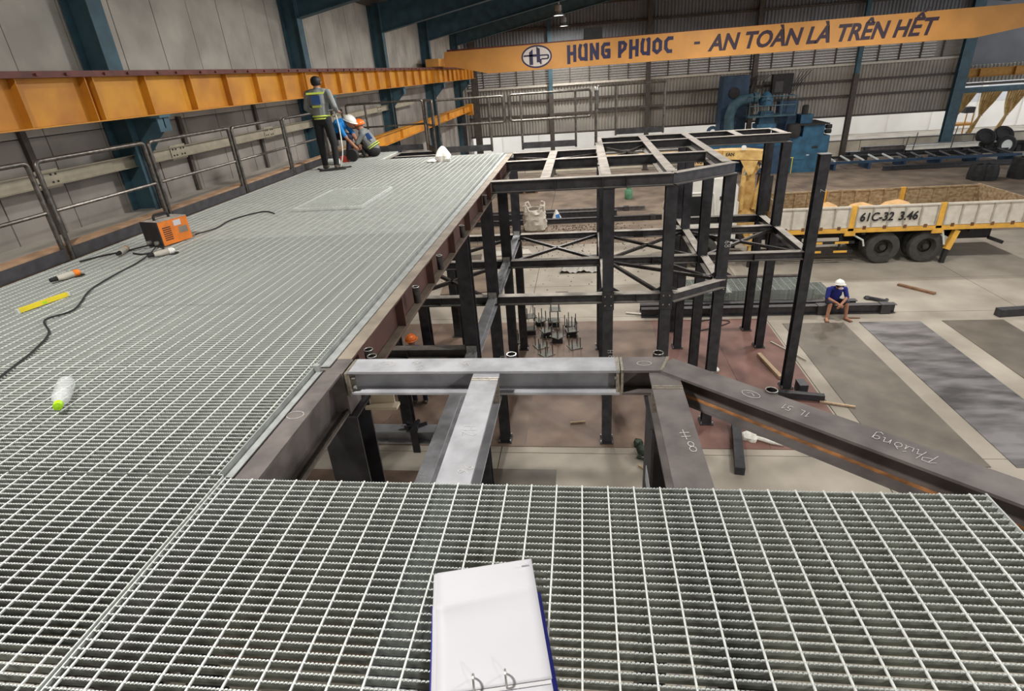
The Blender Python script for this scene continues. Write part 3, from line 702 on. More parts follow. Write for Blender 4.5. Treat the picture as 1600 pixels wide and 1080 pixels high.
# ---------------------------------------------------------------- chalk marks on the near steel
def chalk_on(parent, strokes, o, ux, uy, s_, th=.0024):
    o, ux, uy = V(o), V(ux).normalized(), V(uy).normalized(); n = ux.cross(uy); mb = MB()
    for st in strokes: ribbon(mb, st, th/s_, lambda a, b, d: o+ux*a*s_+uy*b*s_+n*(d+.0006), .0006)
    return mb.build('chalk_mark', chalk, parent)
def circ(cx, cy, rx, ry, n=18): return [(cx+rx*math.cos(2*math.pi*i/n), cy+ry*math.sin(2*math.pi*i/n)) for i in range(n+1)]
LET = {'P': [[(.0, 0), (.25, 1.0)], [(-.1, .8), (.15, 1.02), (.6, 1.0), (.62, .7), (.2, .5)]], 'h': [[(.0, 0), (.25, 1.05), (.1, .4), (.35, .55), (.4, 0), (.5, .05)]],
 'u': [[(.0, .5), (.02, .05), (.3, .05), (.4, .5), (.42, .05), (.52, 0)]], 'o': [circ(.2, .27, .2, .26, 10)], 'n': [[(.0, .5), (.05, 0), (.1, .4), (.35, .5), (.4, 0), (.5, .05)]],
 'g': [circ(.2, .3, .18, .22, 10), [(.4, .5), (.38, -.3), (.15, -.45), (.0, -.3)]], '6': [[(.4, 1), (.05, .5), (.05, .15), (.3, 0), (.42, .25), (.25, .5), (.05, .35)]], '9': [circ(.2, .75, .2, .22, 10), [(.4, .8), (.35, .3), (.15, 0)]],
 '8': [circ(.2, .25, .2, .25, 10), circ(.2, .73, .17, .23, 10)], 'H': [[(0, 0), (0, 1)], [(.45, 0), (.45, 1)], [(0, .5), (.45, .5)]], 'C': [[(.45, .85), (.2, 1), (0, .6), (.05, .15), (.25, 0), (.45, .12)]], '2': [[(0, .8), (.2, 1), (.42, .8), (.3, .45), (0, 0), (.45, .02)]], '-': [[(.0, .5), (.3, .5)]], '1': [[(0, .75), (.2, 1), (.2, 0)]], 'L': [[(0, 1), (0, 0), (.4, 0)]], '5': [[(.4, 1), (.05, 1), (.05, .6), (.35, .55), (.4, .2), (.2, 0), (0, .1)]], 'T': [[(0, 1), (.5, 1)], [(.25, 1), (.25, 0)]]}
def word(t, gap=.66):
    out = []; x = 0
    for c in t:
        if c != ' ':
            for st in LET[c]: out.append([(p[0]+x, p[1]) for p in st])
        x += gap
    return out
dgv = dg; sdv = V((-dg.y, dg.x, 0))
ph = word('Phuong', .62)+[[(1.5, .7), (1.65, .85)], [(1.95, .75), (2.1, .6), (2.0, .5)]]
c0 = pd0+dgv*1.03; c0.z = ZT+.0135
chalk_on(fb, ph, c0-sdv*(-.035)+dgv*.24, -dgv, -sdv, .066)
chalk_on(fb, word('1L 51', .6), pd0+dgv*.78+sdv*.02+V((0,0,.001)), -dgv, -sdv, .045)
chalk_on(fb, [circ(0, 0, .045, .028), [(-.02, .0), (.0, .012), (.02, -.008)]], pd0+dgv*.5+V((0,0,.001)), dgv, sdv, 1)
chalk_on(fb, word('8')+[[(.1, 1.2), (.1, 2.2)], [(-.15, 1.5), (.4, 1.5)], [(-.15, 1.9), (.4, 1.9)]], (.45, 2.04, ZT+.0005), (1, .1, 0), (-.1, 1, 0), .075, .003)
chalk_on(fb, word('H2'), (-.58, 2.22, ZT+.0005), (0, -1, 0), (1, 0, 0), .07)
chalk_on(fb, word('96'), (-.50, 1.86, ZT+.0005), (.4, 1, 0), (-1, .4, 0), .05)
chalk_on(fb, [circ(0, 0, .05, .03)]+[[(-.02, -.01), (.01, .012), (.02, -.01)]], (-1.16, 2.84, ZT+.0126), (1, 0, 0), (0, 1, 0), 1)
chalk_on(fb, word('68 15', .5), (-1.02, 2.87, ZT+.0126), (.6, -1, 0), (1, .6, 0), .05)
chalk_on(fb, word('L85', .5), (-.72, 2.86, ZT+.0126), (.3, -1, 0), (1, .3, 0), .045)
chalk_on(fb, [circ(0, 0, .05, .03), [(-.02, 0), (.02, 0)]], (.33, 2.83, ZT+.0126), (1, 0, 0), (0, 1, 0), .8)
chalk_on(pf, [circ(0, 0, .045, .035)]+word('11', .02)[:0], (-1.49, 2.31, ZT+.0005), (1, 0, 0), (0, 1, 0), 1)
chalk_on(pf, word('C-2', .6), (-1.48, 2.748, 3.98), (0, 0, -1), (1, 0, 0), .10, .006)
chalk_on(pf, word('96', .6), (-1.53, 4.15, ZM+.0005), (0, 1, 0), (-1, 0, 0), .09, .005)
for (x, y, z, t_) in ((.42, 8.897, 1.9, '8'), (.40, 8.897, 2.0, 'H'), (2.36, 9.565, 3.7, '68'), (4.28, 10.935, 4.2, '2'), (2.34, 9.565, 1.2, '81'), (-1.5, 8.9, 1.9, 'L')):
    chalk_on(tf, word(t_), (x, y, z), (0, 0, -1), (1, 0, 0), .10, .007)

# ================================================================== HANDRAILS
def rail(a, b, label, posts, loopa, loopb, ztop=6.02, zmid=5.53, toe=None, m_=None, r=.0245):
    m_ = m_ or pipe
    a, b = V((*a, 0)), V((*b, 0)); d = (b-a); L = d.length; d.normalize(); n = V((-d.y, d.x, 0))
    P = lambda s_, z: a+d*s_+V((0, 0, z))
    t = thing('handrail', (a.x, a.y, 5.0), label, 'handrail', 'handrail sections round the deck')
    if loopa or loopb:
        path = [P(0 if loopa else 0, zmid), P(0, ztop), P(L, ztop), P(L, zmid)]
        if loopa and loopb: path = [P(.3, zmid)]+path[:]+[P(.3, zmid)]
        elif loopb: path = [P(0, ztop), P(L, ztop), P(L, zmid), P(0, zmid)]
        else: path = [P(L, ztop), P(0, ztop), P(0, zmid), P(L, zmid)]
        MB().tube(arcpath(path, .06), r, 10).build('rail_loop', m_, t, True)
    else:
        MB().tube(arcpath([P(0, 4.98), P(0, ztop), P(L, ztop), P(L, 4.98)], .06), r, 10).build('top_rail', m_, t, True)
        MB().tube([P(.02, zmid), P(L-.02, zmid)], r*.8, 8).build('mid_rail', m_, t, True)
    for s_ in posts: MB().tube([P(s_, 4.98), P(s_, ztop-.01)], r, 10).build('post', m_, t, True)
    if toe: MB().obox(P((toe[0]+toe[1])/2, 5.0625)+n*-.028, d*(toe[1]-toe[0])/2, n*.003, V((0, 0, .0625))).build('toe_plate', mill, t)
    return t
XL = -5.44
for (ya, yb, lab) in ((3.2, 5.20, 'handrail section at the far left edge of the photo'), (5.29, 6.86, 'handrail section behind the spirit level, second from the left edge'), (6.94, 8.74, 'handrail section behind the orange welding machine'),
    (8.83, 10.46, 'handrail section just left of the standing worker'), (10.53, 12.15, 'handrail section behind the standing worker'), (12.24, 13.36, 'handrail section behind the crouching worker in blue')):
    rail((XL, ya), (XL, yb), lab, [], False, False, 5.99, 5.50, toe=(.0, yb-ya), m_=pipe)
rail((-5.35, 13.42), (-3.55, 13.42), 'rear handrail section behind the squatting worker', [.45], False, False, 6.05, 5.55, toe=(.05, 1.7))
rail((-3.48, 13.3), (-3.12, 12.55), 'short return handrail loop beside the floor opening', [.08, .72], True, True, 6.05, 5.55, toe=(.05, .75))
rail((-3.03, 12.52), (-1.60, 12.52), 'rear handrail section behind the white sack', [.03, 1.12], False, True, 6.05, 5.55, toe=(.06, 1.1))
rail((-1.48, 12.52), (.18, 12.52), 'rear handrail loop section with a middle toe plate', [.23, 1.35], True, True, 6.06, 5.56, toe=(.24, 1.34))
rail((.36, 14.2), (1.88, 14.2), 'farthest handrail section on the right of the thick post', [.42, 1.5], True, False, 6.06, 5.57, toe=(.43, 1.49))
t = thing('handrail_post', (.3, 13.2, 5.0), 'single thick handrail post with a knob between the two rear sections', 'post')
MB().tube([(.3, 13.2, 4.9), (.3, 13.2, 6.02)], .032, 12).build('pole', pipe, t, True)
MB().lathe([(.0, -.05), (.05, -.03), (.055, 0), (.04, .04), (0, .05)], (.3, 13.2, 6.04), 12).build('knob', bolt, t, True)

# ================================================================== THINGS ON THE DECK
# open ring binder
bn = thing('ring_binder', (-.3, 1.0, 5.0), 'open ring binder with blank white pages and blue cover on the near grating', 'binder')
O, ux, uy = V((-.41, .885, 5.002)), V((.977, .213, 0)).normalized(), V((-.213, .977, 0)).normalized()
uz = V((0, 0, 1))
def bq(mb, u0_, u1_, v0_, v1_, h0, h1): return mb.obox(O+ux*(u0_+u1_)/2+uy*(v0_+v1_)/2+uz*(h0+h1)/2, ux*(u1_-u0_)/2, uy*(v1_-v0_)/2, uz*(h1-h0)/2)
bq(MB(), -.008, .335, -.10, .30, 0, .004).build('cover', cover, bn)
def sheet(u0_, u1_, v0_, v1_, h, fold, name, m_, skew=0):
    mb = MB(); NV, NU = 40, 10
    for j in range(NV+1):
        for i in range(NU+1):
            u_ = u0_+(u1_-u0_)*i/NU; v = v0_+(v1_+skew*i/NU-v0_)*j/NV
            cr_ = .245+.04*i/NU; k_ = v-cr_
            dz = h+fold*(.032*math.exp(-abs(k_)/.05)*(1-.75*i/NU)+.006*max(0, k_)/.12)
            p = O+ux*u_+uy*v+uz*dz; mb.v.append(tuple(p))
    w_ = NU+1
    for j in range(NV):
        for i in range(NU): mb.f.append((j*w_+i, j*w_+i+1, (j+1)*w_+i+1, (j+1)*w_+i))
    o = mb.build(name, m_, bn, True); md = o.modifiers.new('thick', 'SOLIDIFY'); md.thickness = .0012; return o
bq(MB(), .0, .318, -.09, .385, .005, .028).build('page_stack', paper, bn)
sheet(.0, .32, -.09, .395, .030, .4, 'page', paper)
sheet(.012, .322, -.004, .392, .034, 1.0, 'folded_page', paper, .012)
bq(MB(), .28, .305, .375, .382, .0505, .0508).build('page_number', paperg, bn)
bq(MB(), .0, .318, -.016, -.006, .031, .0335).build('divider', paperg, bn)
for u_ in (.115, .2):
    pts = [O+ux*u_+uy*(.008+.02*math.cos(a))+uz*(.036+.034*math.sin(a)) for a in [math.pi*k/8 for k in range(9)]]
    MB().tube(pts, .0032, 6).build('ring', bolt, bn, True)
# welding machine
wm = thing('welding_machine', (-4.62, 5.8, 5.0), 'small orange and black welding machine with a carry handle on the deck', 'welder')
wc = V((-4.655, 5.78, 5.0)); a = math.radians(-16); ex = V((math.cos(a), math.sin(a), 0)); ey = V((-math.sin(a), math.cos(a), 0))
def wq(mb, x0, x1, y0, y1, z0, z1): return mb.obox(wc+ex*(x0+x1)/2+ey*(y0+y1)/2+uz*(z0+z1)/2, ex*(x1-x0)/2, ey*(y1-y0)/2, uz*(z1-z0)/2)
wq(MB(), -.125, .125, -.17, .20, .012, .27).build('casing', orange, wm)
wq(MB(), -.13, .13, -.185, -.17, .008, .275).build('front_panel', darkm, wm)
wq(MB(), -.128, .128, -.17, .20, .27, .276).build('lid', mat('dusty_grey_lid', (176, 166, 156), .8, 0, .2, 20), wm)
for z in [.06+.022*k for k in range(7)]: wq(MB(), .1245, .127, -.13, -.03, z, z+.010).build('vent_slot', darkm, wm)
wq(MB(), .1245, .1265, .02, .11, .19, .25).build('rating_label', paper, wm)
wq(MB(), .1245, .1268, .06, .17, .10, .17).build('worn_patch', flange, wm)
MB().tube(arcpath([wc+ey*-.1+uz*.27, wc+ey*-.1+uz*.33, wc+ey*.08+uz*.33, wc+ey*.08+uz*.27], .03), .014, 8).build('handle', black, wm, True)
for (x, z) in ((-.06, .05), (.06, .05)): MB().lathe([(.025, 0), (.025, .03), (.015, .035)], wc+ex*x+ey*-.185+uz*z, 12, V((ex.x*0-ey.x, -ey.y, 0)).to_track_quat('Z', 'Y').to_matrix()).build('socket', bolt, wm)
def cable(pts, r, label, m_=None):
    P = [V(p) for p in pts]; out = []
    for i in range(len(P)-1):
        p0 = P[max(0, i-1)]; p1 = P[i]; p2 = P[i+1]; p3 = P[min(len(P)-1, i+2)]
        for k in range(5):
            q = k/5; out.append(.5*((2*p1)+(p2-p0)*q+(2*p0-5*p1+4*p2-p3)*q*q+(3*p1-p0-3*p2+p3)*q**3))
    out.append(P[-1])
    return tag(MB().tube(out, r, 6).build('cable', m_ or black, None, True, at=tuple(P[0])), label, 'cable')
cable([(-4.66, 5.58, 5.03), (-4.55, 5.3, 5.01), (-4.45, 4.95, 5.01), (-4.4, 4.6, 5.01), (-4.3, 4.2, 5.01), (-4.05, 3.75, 5.01), (-4.12, 3.55, 5.01), (-3.85, 3.3, 5.01), (-3.7, 3.03, 5.01), (-3.6, 2.74, 5.01), (-3.5, 2.4, 5.01)], .007, 'long black cable snaking across the deck towards the bottom left')
cable([(-4.72, 5.58, 5.04), (-4.95, 5.45, 5.01), (-5.1, 5.3, 5.01), (-5.2, 5.1, 5.01)], .009, 'short black cable curling left of the welding machine')
cable([(-4.48, 6.0, 5.03), (-4.45, 6.35, 5.01), (-4.5, 6.8, 5.01), (-4.3, 7.2, 5.01), (-4.05, 7.05, 5.01)], .008, 'thin dark cable running away beyond the welding machine')
cable([(-4.62, 5.55, 5.03), (-4.5, 5.45, 5.01), (-4.62, 5.3, 5.01), (-4.78, 5.35, 5.01)], .009, 'black cable loop in front of the welding machine')
def grinder(p, rz, label, tip):
    t = thing('angle_grinder', p, label, 'tool', None); c = V(p); e1 = V((math.cos(rz), math.sin(rz), 0)); e2 = V((-e1.y, e1.x, 0))
    R = e1.to_track_quat('Z', 'Y').to_matrix()
    MB().lathe([(.0, -.08), (.026, -.08), (.032, -.02), (.03, .06), (.0, .065)], c+uz*.035, 12, R).build('motor_body', mat('grinder_grey', (196, 190, 178), .5, 0, .1), t, True)
    MB().lathe([(.0, .06), (.034, .06), (.034, .10), (.02, .12), (0, .12)], c+uz*.035, 12, R).build('gear_head', tip, t, True)
    MB().lathe([(.0, -.14), (.018, -.14), (.022, -.08), (0, -.08)], c+uz*.035, 10, R).build('grip', black, t, True)
    MB().lathe([(.0, 0), (.05, 0), (.05, .004), (0, .004)], c+e1*.1+uz*.004, 18).build('disc', darkm, t)
grinder((-4.85, 4.56, 5.0), 1.2, 'grinder with an orange gear head lying on the left deck', orange)
grinder((-4.92, 5.38, 5.0), 1.9, 'dark tipped grinder lying left of the welding machine', wood)
grinder((-4.35, 5.24, 5.0), .9, 'white clamp like tool in front of the welding machine', helw)
lv = thing('spirit_level', (-4.45, 3.9, 5.0), 'yellow spirit level lying on the left deck', 'level'); 
pa, pb = V((-4.52, 3.72, 5.02)), V((-4.42, 4.09, 5.02))
MB().bar(pa, pb, .03, .034).build('frame', ylevel, lv)
for q in (-.02, 1.02): MB().bar(pa+(pb-pa)*(q-.02), pa+(pb-pa)*(q+.02), .033, .038).build('end_cap', galv_far, lv)
MB().bar(pa+(pb-pa)*.46, pa+(pb-pa)*.54, .032, .02).build('vial', lime, lv)
# bottle
bt = thing('plastic_bottle', (-2.86, 2.36, 5.0), 'empty clear plastic bottle with a lime green cap lying on the deck', 'bottle')
dB = V((.17, -.24, 0)).normalized(); R = dB.to_track_quat('Z', 'Y').to_matrix(); bo = V((-2.96, 2.50, 5.047))
prof = [(0, -.02), (.040, -.02)]+[(.045-.004*(k % 2), .0+.018*k) for k in range(10)]+[(.045, .18), (.038, .215), (.019, .25), (.018, .262)]
MB().lathe(prof, bo, 20, R).build('body', clearp, bt, True)
MB().lathe([(.0, .302), (.022, .30), (.023, .264), (.0, .262)], bo, 16, R).build('cap', lime, bt, True)
# sack
def lumpy(prof, c, n, amp, seed, k=3, sq=0.):
    rd = random.Random(seed); ph_ = [rd.uniform(0, 6) for _ in range(12)]; mb = MB()
    for i, (r, z) in enumerate(prof):
        for j in range(n):
            a_ = 2*math.pi*j/n
            rr = r*(1+amp*(math.sin(k*a_+ph_[i % 12])*.5+math.sin((k+2)*a_+ph_[(i+3) % 12]*1.3)*.35))
            if sq: rr *= 1/max(abs(math.cos(a_)), abs(math.sin(a_)))**sq
            mb.v.append((c[0]+rr*math.cos(a_), c[1]+rr*math.sin(a_), c[2]+z))
    for i in range(len(prof)-1):
        for j in range(n): mb.f.append((i*n+j, i*n+(j+1) % n, (i+1)*n+(j+1) % n, (i+1)*n+j))
    mb.f.append(tuple(range(n))[::-1]); mb.f.append(tuple((len(prof)-1)*n+j for j in range(n)))
    return mb
sk = thing('white_sack', (-2.72, 11.25, 5.0), 'crumpled white woven sack standing on the far deck', 'sack')
lumpy([(.14, 0), (.155, .05), (.15, .11), (.12, .17), (.085, .22), (.05, .26), (.01, .28)], (-2.70, 11.27, 5.0), 22, .16, 3).build('body', whiteplastic, sk)
lumpy([(.10, 0), (.11, .025), (.07, .05), (.02, .06)], (-2.90, 11.2, 5.0), 16, .3, 5).build('loose_fold', whiteplastic, sk)
# ================================================================== THINGS ON THE FLOOR
def plate(x0, x1, y0, y1, m_, label, th=.012, group='steel plates laid on the floor'):
    return tag(MB().box(x0, x1, y0, y1, .001, th).build('steel_plate', m_, None, at=((x0+x1)/2, (y0+y1)/2, 0)), label, 'steel plate', group)
plate(5.22, 6.74, 8.37, 14.34, pl_g, 'plain olive grey floor plate right of the lone column')
plate(7.13, 8.60, 8.37, 14.36, pl_b, 'blotchy blue black floor plate in the middle of the right hand row')
plate(9.13, 10.56, 8.37, 14.38, pl_g, 'olive grey floor plate at the right edge of the photo')
for k, x in enumerate((-5.65, -4.15, -2.65, -1.15, .35, 1.85, 3.35)):
    lab = ['brown floor plate farthest left under the platform', 'brown floor plate under the left part of the platform', 'brown floor plate under the edge of the platform', 'brown floor plate left of the middle tower column', 'brown floor plate under the middle tower columns', 'reddish floor plate right of the middle tower columns', 'red oxide floor plate under the lone column'][k]
    plate(x+.004, x+1.496, 8.79, 14.68, [pl_n, pl_n, pl_n, pl_n, pl_n, pl_r, pl_r][k], lab)
plate(-2.0, -.52, 5.2, 8.1, pl_g, 'small grey floor plate just beyond the near grating')
plate(-5.2, -2.2, 4.2, 8.0, pl_n, 'dark brown floor plate seen through the left opening')
plate(-.9, -.5, 16.6, 17.1, pl_g, 'little square steel plate lying alone on the concrete', group='steel plates laid on the floor')
def lying_beam(p0, p1, wd, d, m_, label, blocks=(), name='lying_beam', box=False):
    c = (V(p0)+V(p1))/2; t = thing(name, (c.x, c.y, 0), label, 'beam', None)
    if box: MB().bar(V(p0)-uz*d/2, V(p1)-uz*d/2, wd, d).build('tube_section', m_, t)
    else: MB().hbeam(p0, p1, wd, d).build('rolled_section', m_, t)
    for q in blocks:
        p = V(p0)+(V(p1)-V(p0))*q; MB().box(p.x-.12, p.x+.12, p.y-wd/2-.03, p.y+wd/2+.03, .001, p.z+.012).build('cleat', mill, t)
    return t
lying_beam((1.6, 14.95, .26), (8.25, 14.98, .26), .18, .24, mill, 'long dark beam the seated man sits on', (.1, .3, .72, .96))
lying_beam((1.6, 15.35, .22), (7.45, 15.4, .22), .18, .2, mill, 'shorter dark beam lying behind the seated man')
lying_beam((10.55, 14.62, .2), (13.2, 14.95, .2), .2, .2, millc, 'black box section lying at the right edge above the floor plates', box=True)
lying_beam((3.82, 10.66, .15), (4.85, 10.46, .15), .12, .13, millc, 'short black beam at the foot of the lone column', box=True)
lying_beam((2.62, 8.05, .16), (2.88, 9.45, .16), .16, .15, millc, 'short black stub beam beyond the diagonal beam', box=True)
MB().box(4.45, 4.62, 10.72, 11.0, .013, .22).build('steel_offcut', mill, None, at=(4.5, 10.8, 0)); tag(bpy.data.objects['steel_offcut'], 'small steel offcut box beside the foot of the lone column', 'offcut')
def stick(p0, p1, w_, h_, m_, label, name='timber', cat='timber'):
    c = (V(p0)+V(p1))/2
    return tag(MB().bar(p0, p1, w_, h_).build(name, m_, None, at=(c.x, c.y, 0)), label, cat)
stick((4.12, 12.5, .05), (4.28, 11.35, .05), .09, .07, wood, 'pale timber length beside the lone column')
stick((4.6, 13.2, .03), (5.1, 12.2, .03), .02, .03, pale, 'thin white strip on the red plate')
stick((4.75, 10.4, .03), (5.35, 10.2, .03), .05, .03, wood, 'thin timber offcut across the edge of the red plate')
stick((9.3, 17.0, .03), (9.9, 16.2, .03), .12, .05, woodr, 'brown timber piece on the concrete at far right')
stick((5.9, 17.1, .06), (6.5, 16.5, .06), .07, .06, pale, 'pale pole lying left of the seated man')
stick((6.95, 14.62, .02), (7.25, 14.6, .02), .03, .02, woodr, 'tiny wood strip in front of the lying beam')
stick((.95, 8.25, .02), (1.5, 7.6, .02), .05, .03, wood, 'timber strip crossing the dark bar near the front opening')
stick((1.12, 7.95, .05), (.92, 6.8, .05), .08, .06, mill, 'dark flat bar near the front opening', 'flat_bar', 'bar')
stick((.0, 9.6, .04), (-.3, 9.55, .04), .03, .03, wood, 'short rod beside the foot of the middle tower column', 'rod', 'rod')
stick((1.2, 15.2, .03), (2.3, 14.9, .03), .06, .03, pale, 'pale strip on the concrete right of the middle tower columns')
# crumpled green chain hoist
ct = thing('chain_hoist', (1.15, 8.75, 0), 'dark green chain hoist dropped on the floor plate edge', 'hoist')
lumpy([(.10, 0), (.12, .06), (.09, .12), (.02, .15)], (1.05, 8.62, 0.013), 12, .2, 8).build('drum', chain, ct)
lumpy([(.08, 0), (.09, .06), (.07, .12), (.02, .14)], (.98, 8.85, .013), 12, .2, 9).build('hook_block', chain, ct)
MB().tube([(1.05, 8.6, .05), (.95, 8.45, .04), (1.1, 8.35, .04), (1.22, 8.5, .04), (1.0, 8.8, .05)], .03, 6).build('chain', chain, ct)
wr = thing('scrap_shackle', (8.2, 15.8, 0), 'twisted dark shackle lying on bare concrete right of the seated man', 'shackle')
MB().tube([(7.95, 15.98, .05), (8.15, 15.8, .06), (8.35, 15.65, .05), (8.42, 15.75, .05)], .05, 8).build('bow', millc, wr, True)
lumpy([(.08, 0), (.09, .05), (.03, .1)], (8.0, 15.95, 0), 10, .2, 4).build('eye', millc, wr)
# rags near stub beam
rg_ = thing('white_rag', (3.1, 9.1, 0), 'white crumpled rag beside the short black stub beam', 'rag')
lumpy([(.16, 0), (.15, .06), (.06, .12)], (3.05, 9.15, .013), 16, .3, 6).build('bundle', whiteplastic, rg_)
MB().tube([(3.15, 9.1, .05), (3.4, 8.95, .05), (3.6, 8.9, .04)], .04, 8).build('roll', whiteplastic, rg_)
tag(lumpy([(.10, 0), (.11, .05), (.05, .1)], (2.95, 11.75, .013), 14, .2, 12).build('white_lump', whiteplastic), 'white foam lump on the red plate between the tower columns', 'lump')
# anchor plates with four threaded rods
def anchor(x, y, z, rz, lab, tilt=0):
    t = thing('anchor_plate', (x, y, z), lab, 'anchor plate', 'pile of anchor plates')
    t.rotation_euler = (tilt, 0, rz)
    global AP
    if 'AP' not in globals():
        AP = [MB().box(-.16, .16, -.16, .16, 0, .02).mesh('base'), MB().tube([(0, 0, -.0), (0, 0, .30)], .014, 6).mesh('rod')]
        AP[0].materials.append(mat('anchor_plate_grey', (108, 106, 98), .6, .2, .15)); AP[1].materials.append(MATS['anchor_plate_grey'])
    inst(AP[0], 'base', t, (0, 0, 0))
    for a_ in (-.11, .11):
        for b_2 in (-.11, .11): inst(AP[1], 'rod', t, (a_, b_2, 0))
for (x, y, z, r_, lab) in ((-1.45, 13.9, .16, .1, 'lower anchor plate of the left hand stack in the pile'), (-1.45, 14.0, .48, .3, 'upper anchor plate on top of the left hand stack'), (-1.0, 13.75, .17, .5, 'anchor plate in the middle of the pile, beside the left stack'), (-.7, 13.4, .16, .9, 'anchor plate turned corner forward at the front of the raised pile'), (-.33, 13.75, .17, .2, 'raised anchor plate at the right end of the pile'),
    (-1.12, 13.1, .013, .5, 'anchor plate flat on the floor at front left of the pile'), (-.95, 12.65, .013, .7, 'anchor plate flat on the floor nearest the camera'), (-.25, 13.05, .013, .4, 'anchor plate flat on the floor at front right of the pile'), (-.83, 14.42, .16, .1, 'lower anchor plate of the rear stack in the pile'), (-.8, 14.4, .5, .1, 'topmost anchor plate crowning the rear of the pile'),
    (-.38, 14.2, .14, 1.1, 'anchor plate behind the right end of the pile'), (-1.22, 14.5, .15, .6, 'anchor plate behind the left hand stack in the pile'), (-1.85, 13.4, .013, .2, 'anchor plate flat on the floor left of the pile, by a column')):
    anchor(x, y, z, r_, lab)
for (x, y) in ((-1.45, 13.95), (-1.0, 13.75), (-.7, 13.4), (-.33, 13.75), (-.83, 14.42), (-.38, 14.2), (-1.22, 14.5)):
    stick((x-.14, y-.1, .075), (x+.14, y-.1, .075), .08, .13, millc, 'dark packing block under an anchor plate in the pile', 'packing_block', 'block')['group'] = 'packing blocks under the anchor plates'
# bulk bag
bb = thing('bulk_bag', (-2.15, 25.0, 0), 'large beige woven bulk bag full of scrap on the far floor', 'bag')
lumpy([(.44, 0), (.52, .08), (.50, .2), (.53, .32), (.49, .44), (.52, .56), (.47, .68), (.50, .78), (.45, .9), (.40, .95), (.36, .84)], (-2.15, 25.1, 0), 40, .10, 2, k=5, sq=.35).build('body', bagm, bb, True)
for (a_, b_2) in ((-.42, -.42), (.42, -.42), (.42, .42), (-.42, .42)):
    MB().tube([(-2.15+a_, 25.1+b_2*.5, .85), (-2.15+a_*1.02, 25.1+b_2*.8, 1.12), (-2.15+a_*.75, 25.1+b_2, 1.16), (-2.15+a_*.5, 25.1+b_2, .9)], .045, 6).build('lifting_loop', bagm, bb, True)
lumpy([(.36, .84), (.3, .92), (.1, 1.0)], (-2.15, 25.1, 0), 16, .2, 4).build('contents', gravel, bb)
sb = thing('cement_bag', (-1.3, 26.6, 0), 'small white bag with blue print beside the bulk bag', 'bag')
lumpy([(.20, 0), (.21, .12), (.13, .3), (.04, .48)], (-1.25, 26.7, 0), 14, .2, 9).build('body', whiteplastic, sb)
MB().obox((-1.17, 26.50, .17), (.09, 0, .02), (0, .01, 0), (-.02, .03, .14)).build('print', skyb, sb)
gb = thing('gas_bottle', (2.4, 30.6, 0), 'small green gas bottle standing on the far floor', 'gas bottle')
MB().lathe([(.17, 0), (.2, .05), (.2, .42), (.14, .52), (.05, .55)], (2.4, 30.7, 0), 18).build('body', green, gb, True)
MB().lathe([(.11, .53), (.12, .56), (.12, .68), (.1, .70)], (2.4, 30.7, 0), 14).build('guard_ring', green, gb, True)
cs = thing('corrugated_offcut', (-.2, 19.3, 0), 'loose corrugated sheet offcut lying on the concrete behind the tower', 'sheet')
mb = MB(); n = 14
for i in range(n+1):
    for yv in (18.85, 19.75): mb.v.append((-.85+i*.095+.12*(yv > 19), yv, .05+.045*(i % 2)+.04*math.sin(i*.9)))
for i in range(n): mb.f.append((2*i, 2*i+2, 2*i+3, 2*i+1))
o = mb.build('sheet', corr, cs); md = o.modifiers.new('thick', 'SOLIDIFY'); md.thickness = .006
pk = thing('magenta_board', (-5.1, 26.4, 0), 'bright magenta board standing on the floor under the deck edge', 'board')
MB().box(-5.35, -4.85, 26.4, 26.44, .25, 1.0).build('panel', pink, pk)
for x in (-5.3, -4.95): MB().box(x, x+.06, 26.38, 26.5, 0, .98).build('leg', woodr, pk)
# stacks at the back of the floor
for k, (x0, x1, y, h_, m_, lab) in enumerate(((-6.3, 4.2, 26.0, .22, mill, 'long dark beam lying across the far floor behind the bulk bag'), (-6.3, 1.6, 27.1, .25, mill, 'second long dark beam lying behind the bulk bag'), (-6.0, 3.0, 28.0, .2, millold, 'third long beam lying behind the bulk bag'))):
    lying_beam((x0, y, h_), (x1, y+.1, h_), .2, h_-.01, m_, lab, (.1, .9))
for k in range(3):
    t = thing('timber_pallet', (-3.3, 34, .2*k), ['bottom timber pallet of the brown stack by the deck corner', 'middle timber pallet of the brown stack by the deck corner', 'top timber pallet of the brown stack by the deck corner'][k], 'pallet', 'stacked timber pallets')
    for q in range(6): MB().box(-4.2, -2.6, 33.4+.2*q, 33.55+.2*q, .2*k+.16, .2*k+.2).build('deck_board', woodr, t)
    for q in range(3): MB().box(-4.2+.72*q, -4.05+.72*q, 33.4, 34.6, .2*k+.001, .2*k+.16).build('runner', woodr, t)
# scrap around the bulk bag, uncountable grit
mb = MB(); rd = random.Random(5)
for _ in range(700):
    x = rd.gauss(-.2, 1.5); y = min(25.5, rd.gauss(24.2, 1.0)); x = x if math.hypot(x+2.15, y-25.1) > .75 else x+1.6; s_ = rd.uniform(.008, .035); a_ = rd.uniform(0, 3); h_ = rd.uniform(.01, .05)
    mb.obox((x, y, h_/2+.001), (s_*math.cos(a_), s_*math.sin(a_), 0), (-s_*.4*math.sin(a_), s_*.4*math.cos(a_), 0), (0, 0, h_/2))
for _ in range(300):
    x = rd.gauss(-1.5, 2.4); y = rd.gauss(20.8, 1.6); s_ = rd.uniform(.006, .025); a_ = rd.uniform(0, 3); h_ = rd.uniform(.01, .03)
    mb.obox((x, y, h_/2+.001), (s_*math.cos(a_), s_*math.sin(a_), 0), (-s_*.4*math.sin(a_), s_*.4*math.cos(a_), 0), (0, 0, h_/2))
tag(mb.build('scrap_grit', gravel), 'scattered dark scrap grit on the floor round the bulk bag', 'scrap', kind='stuff')
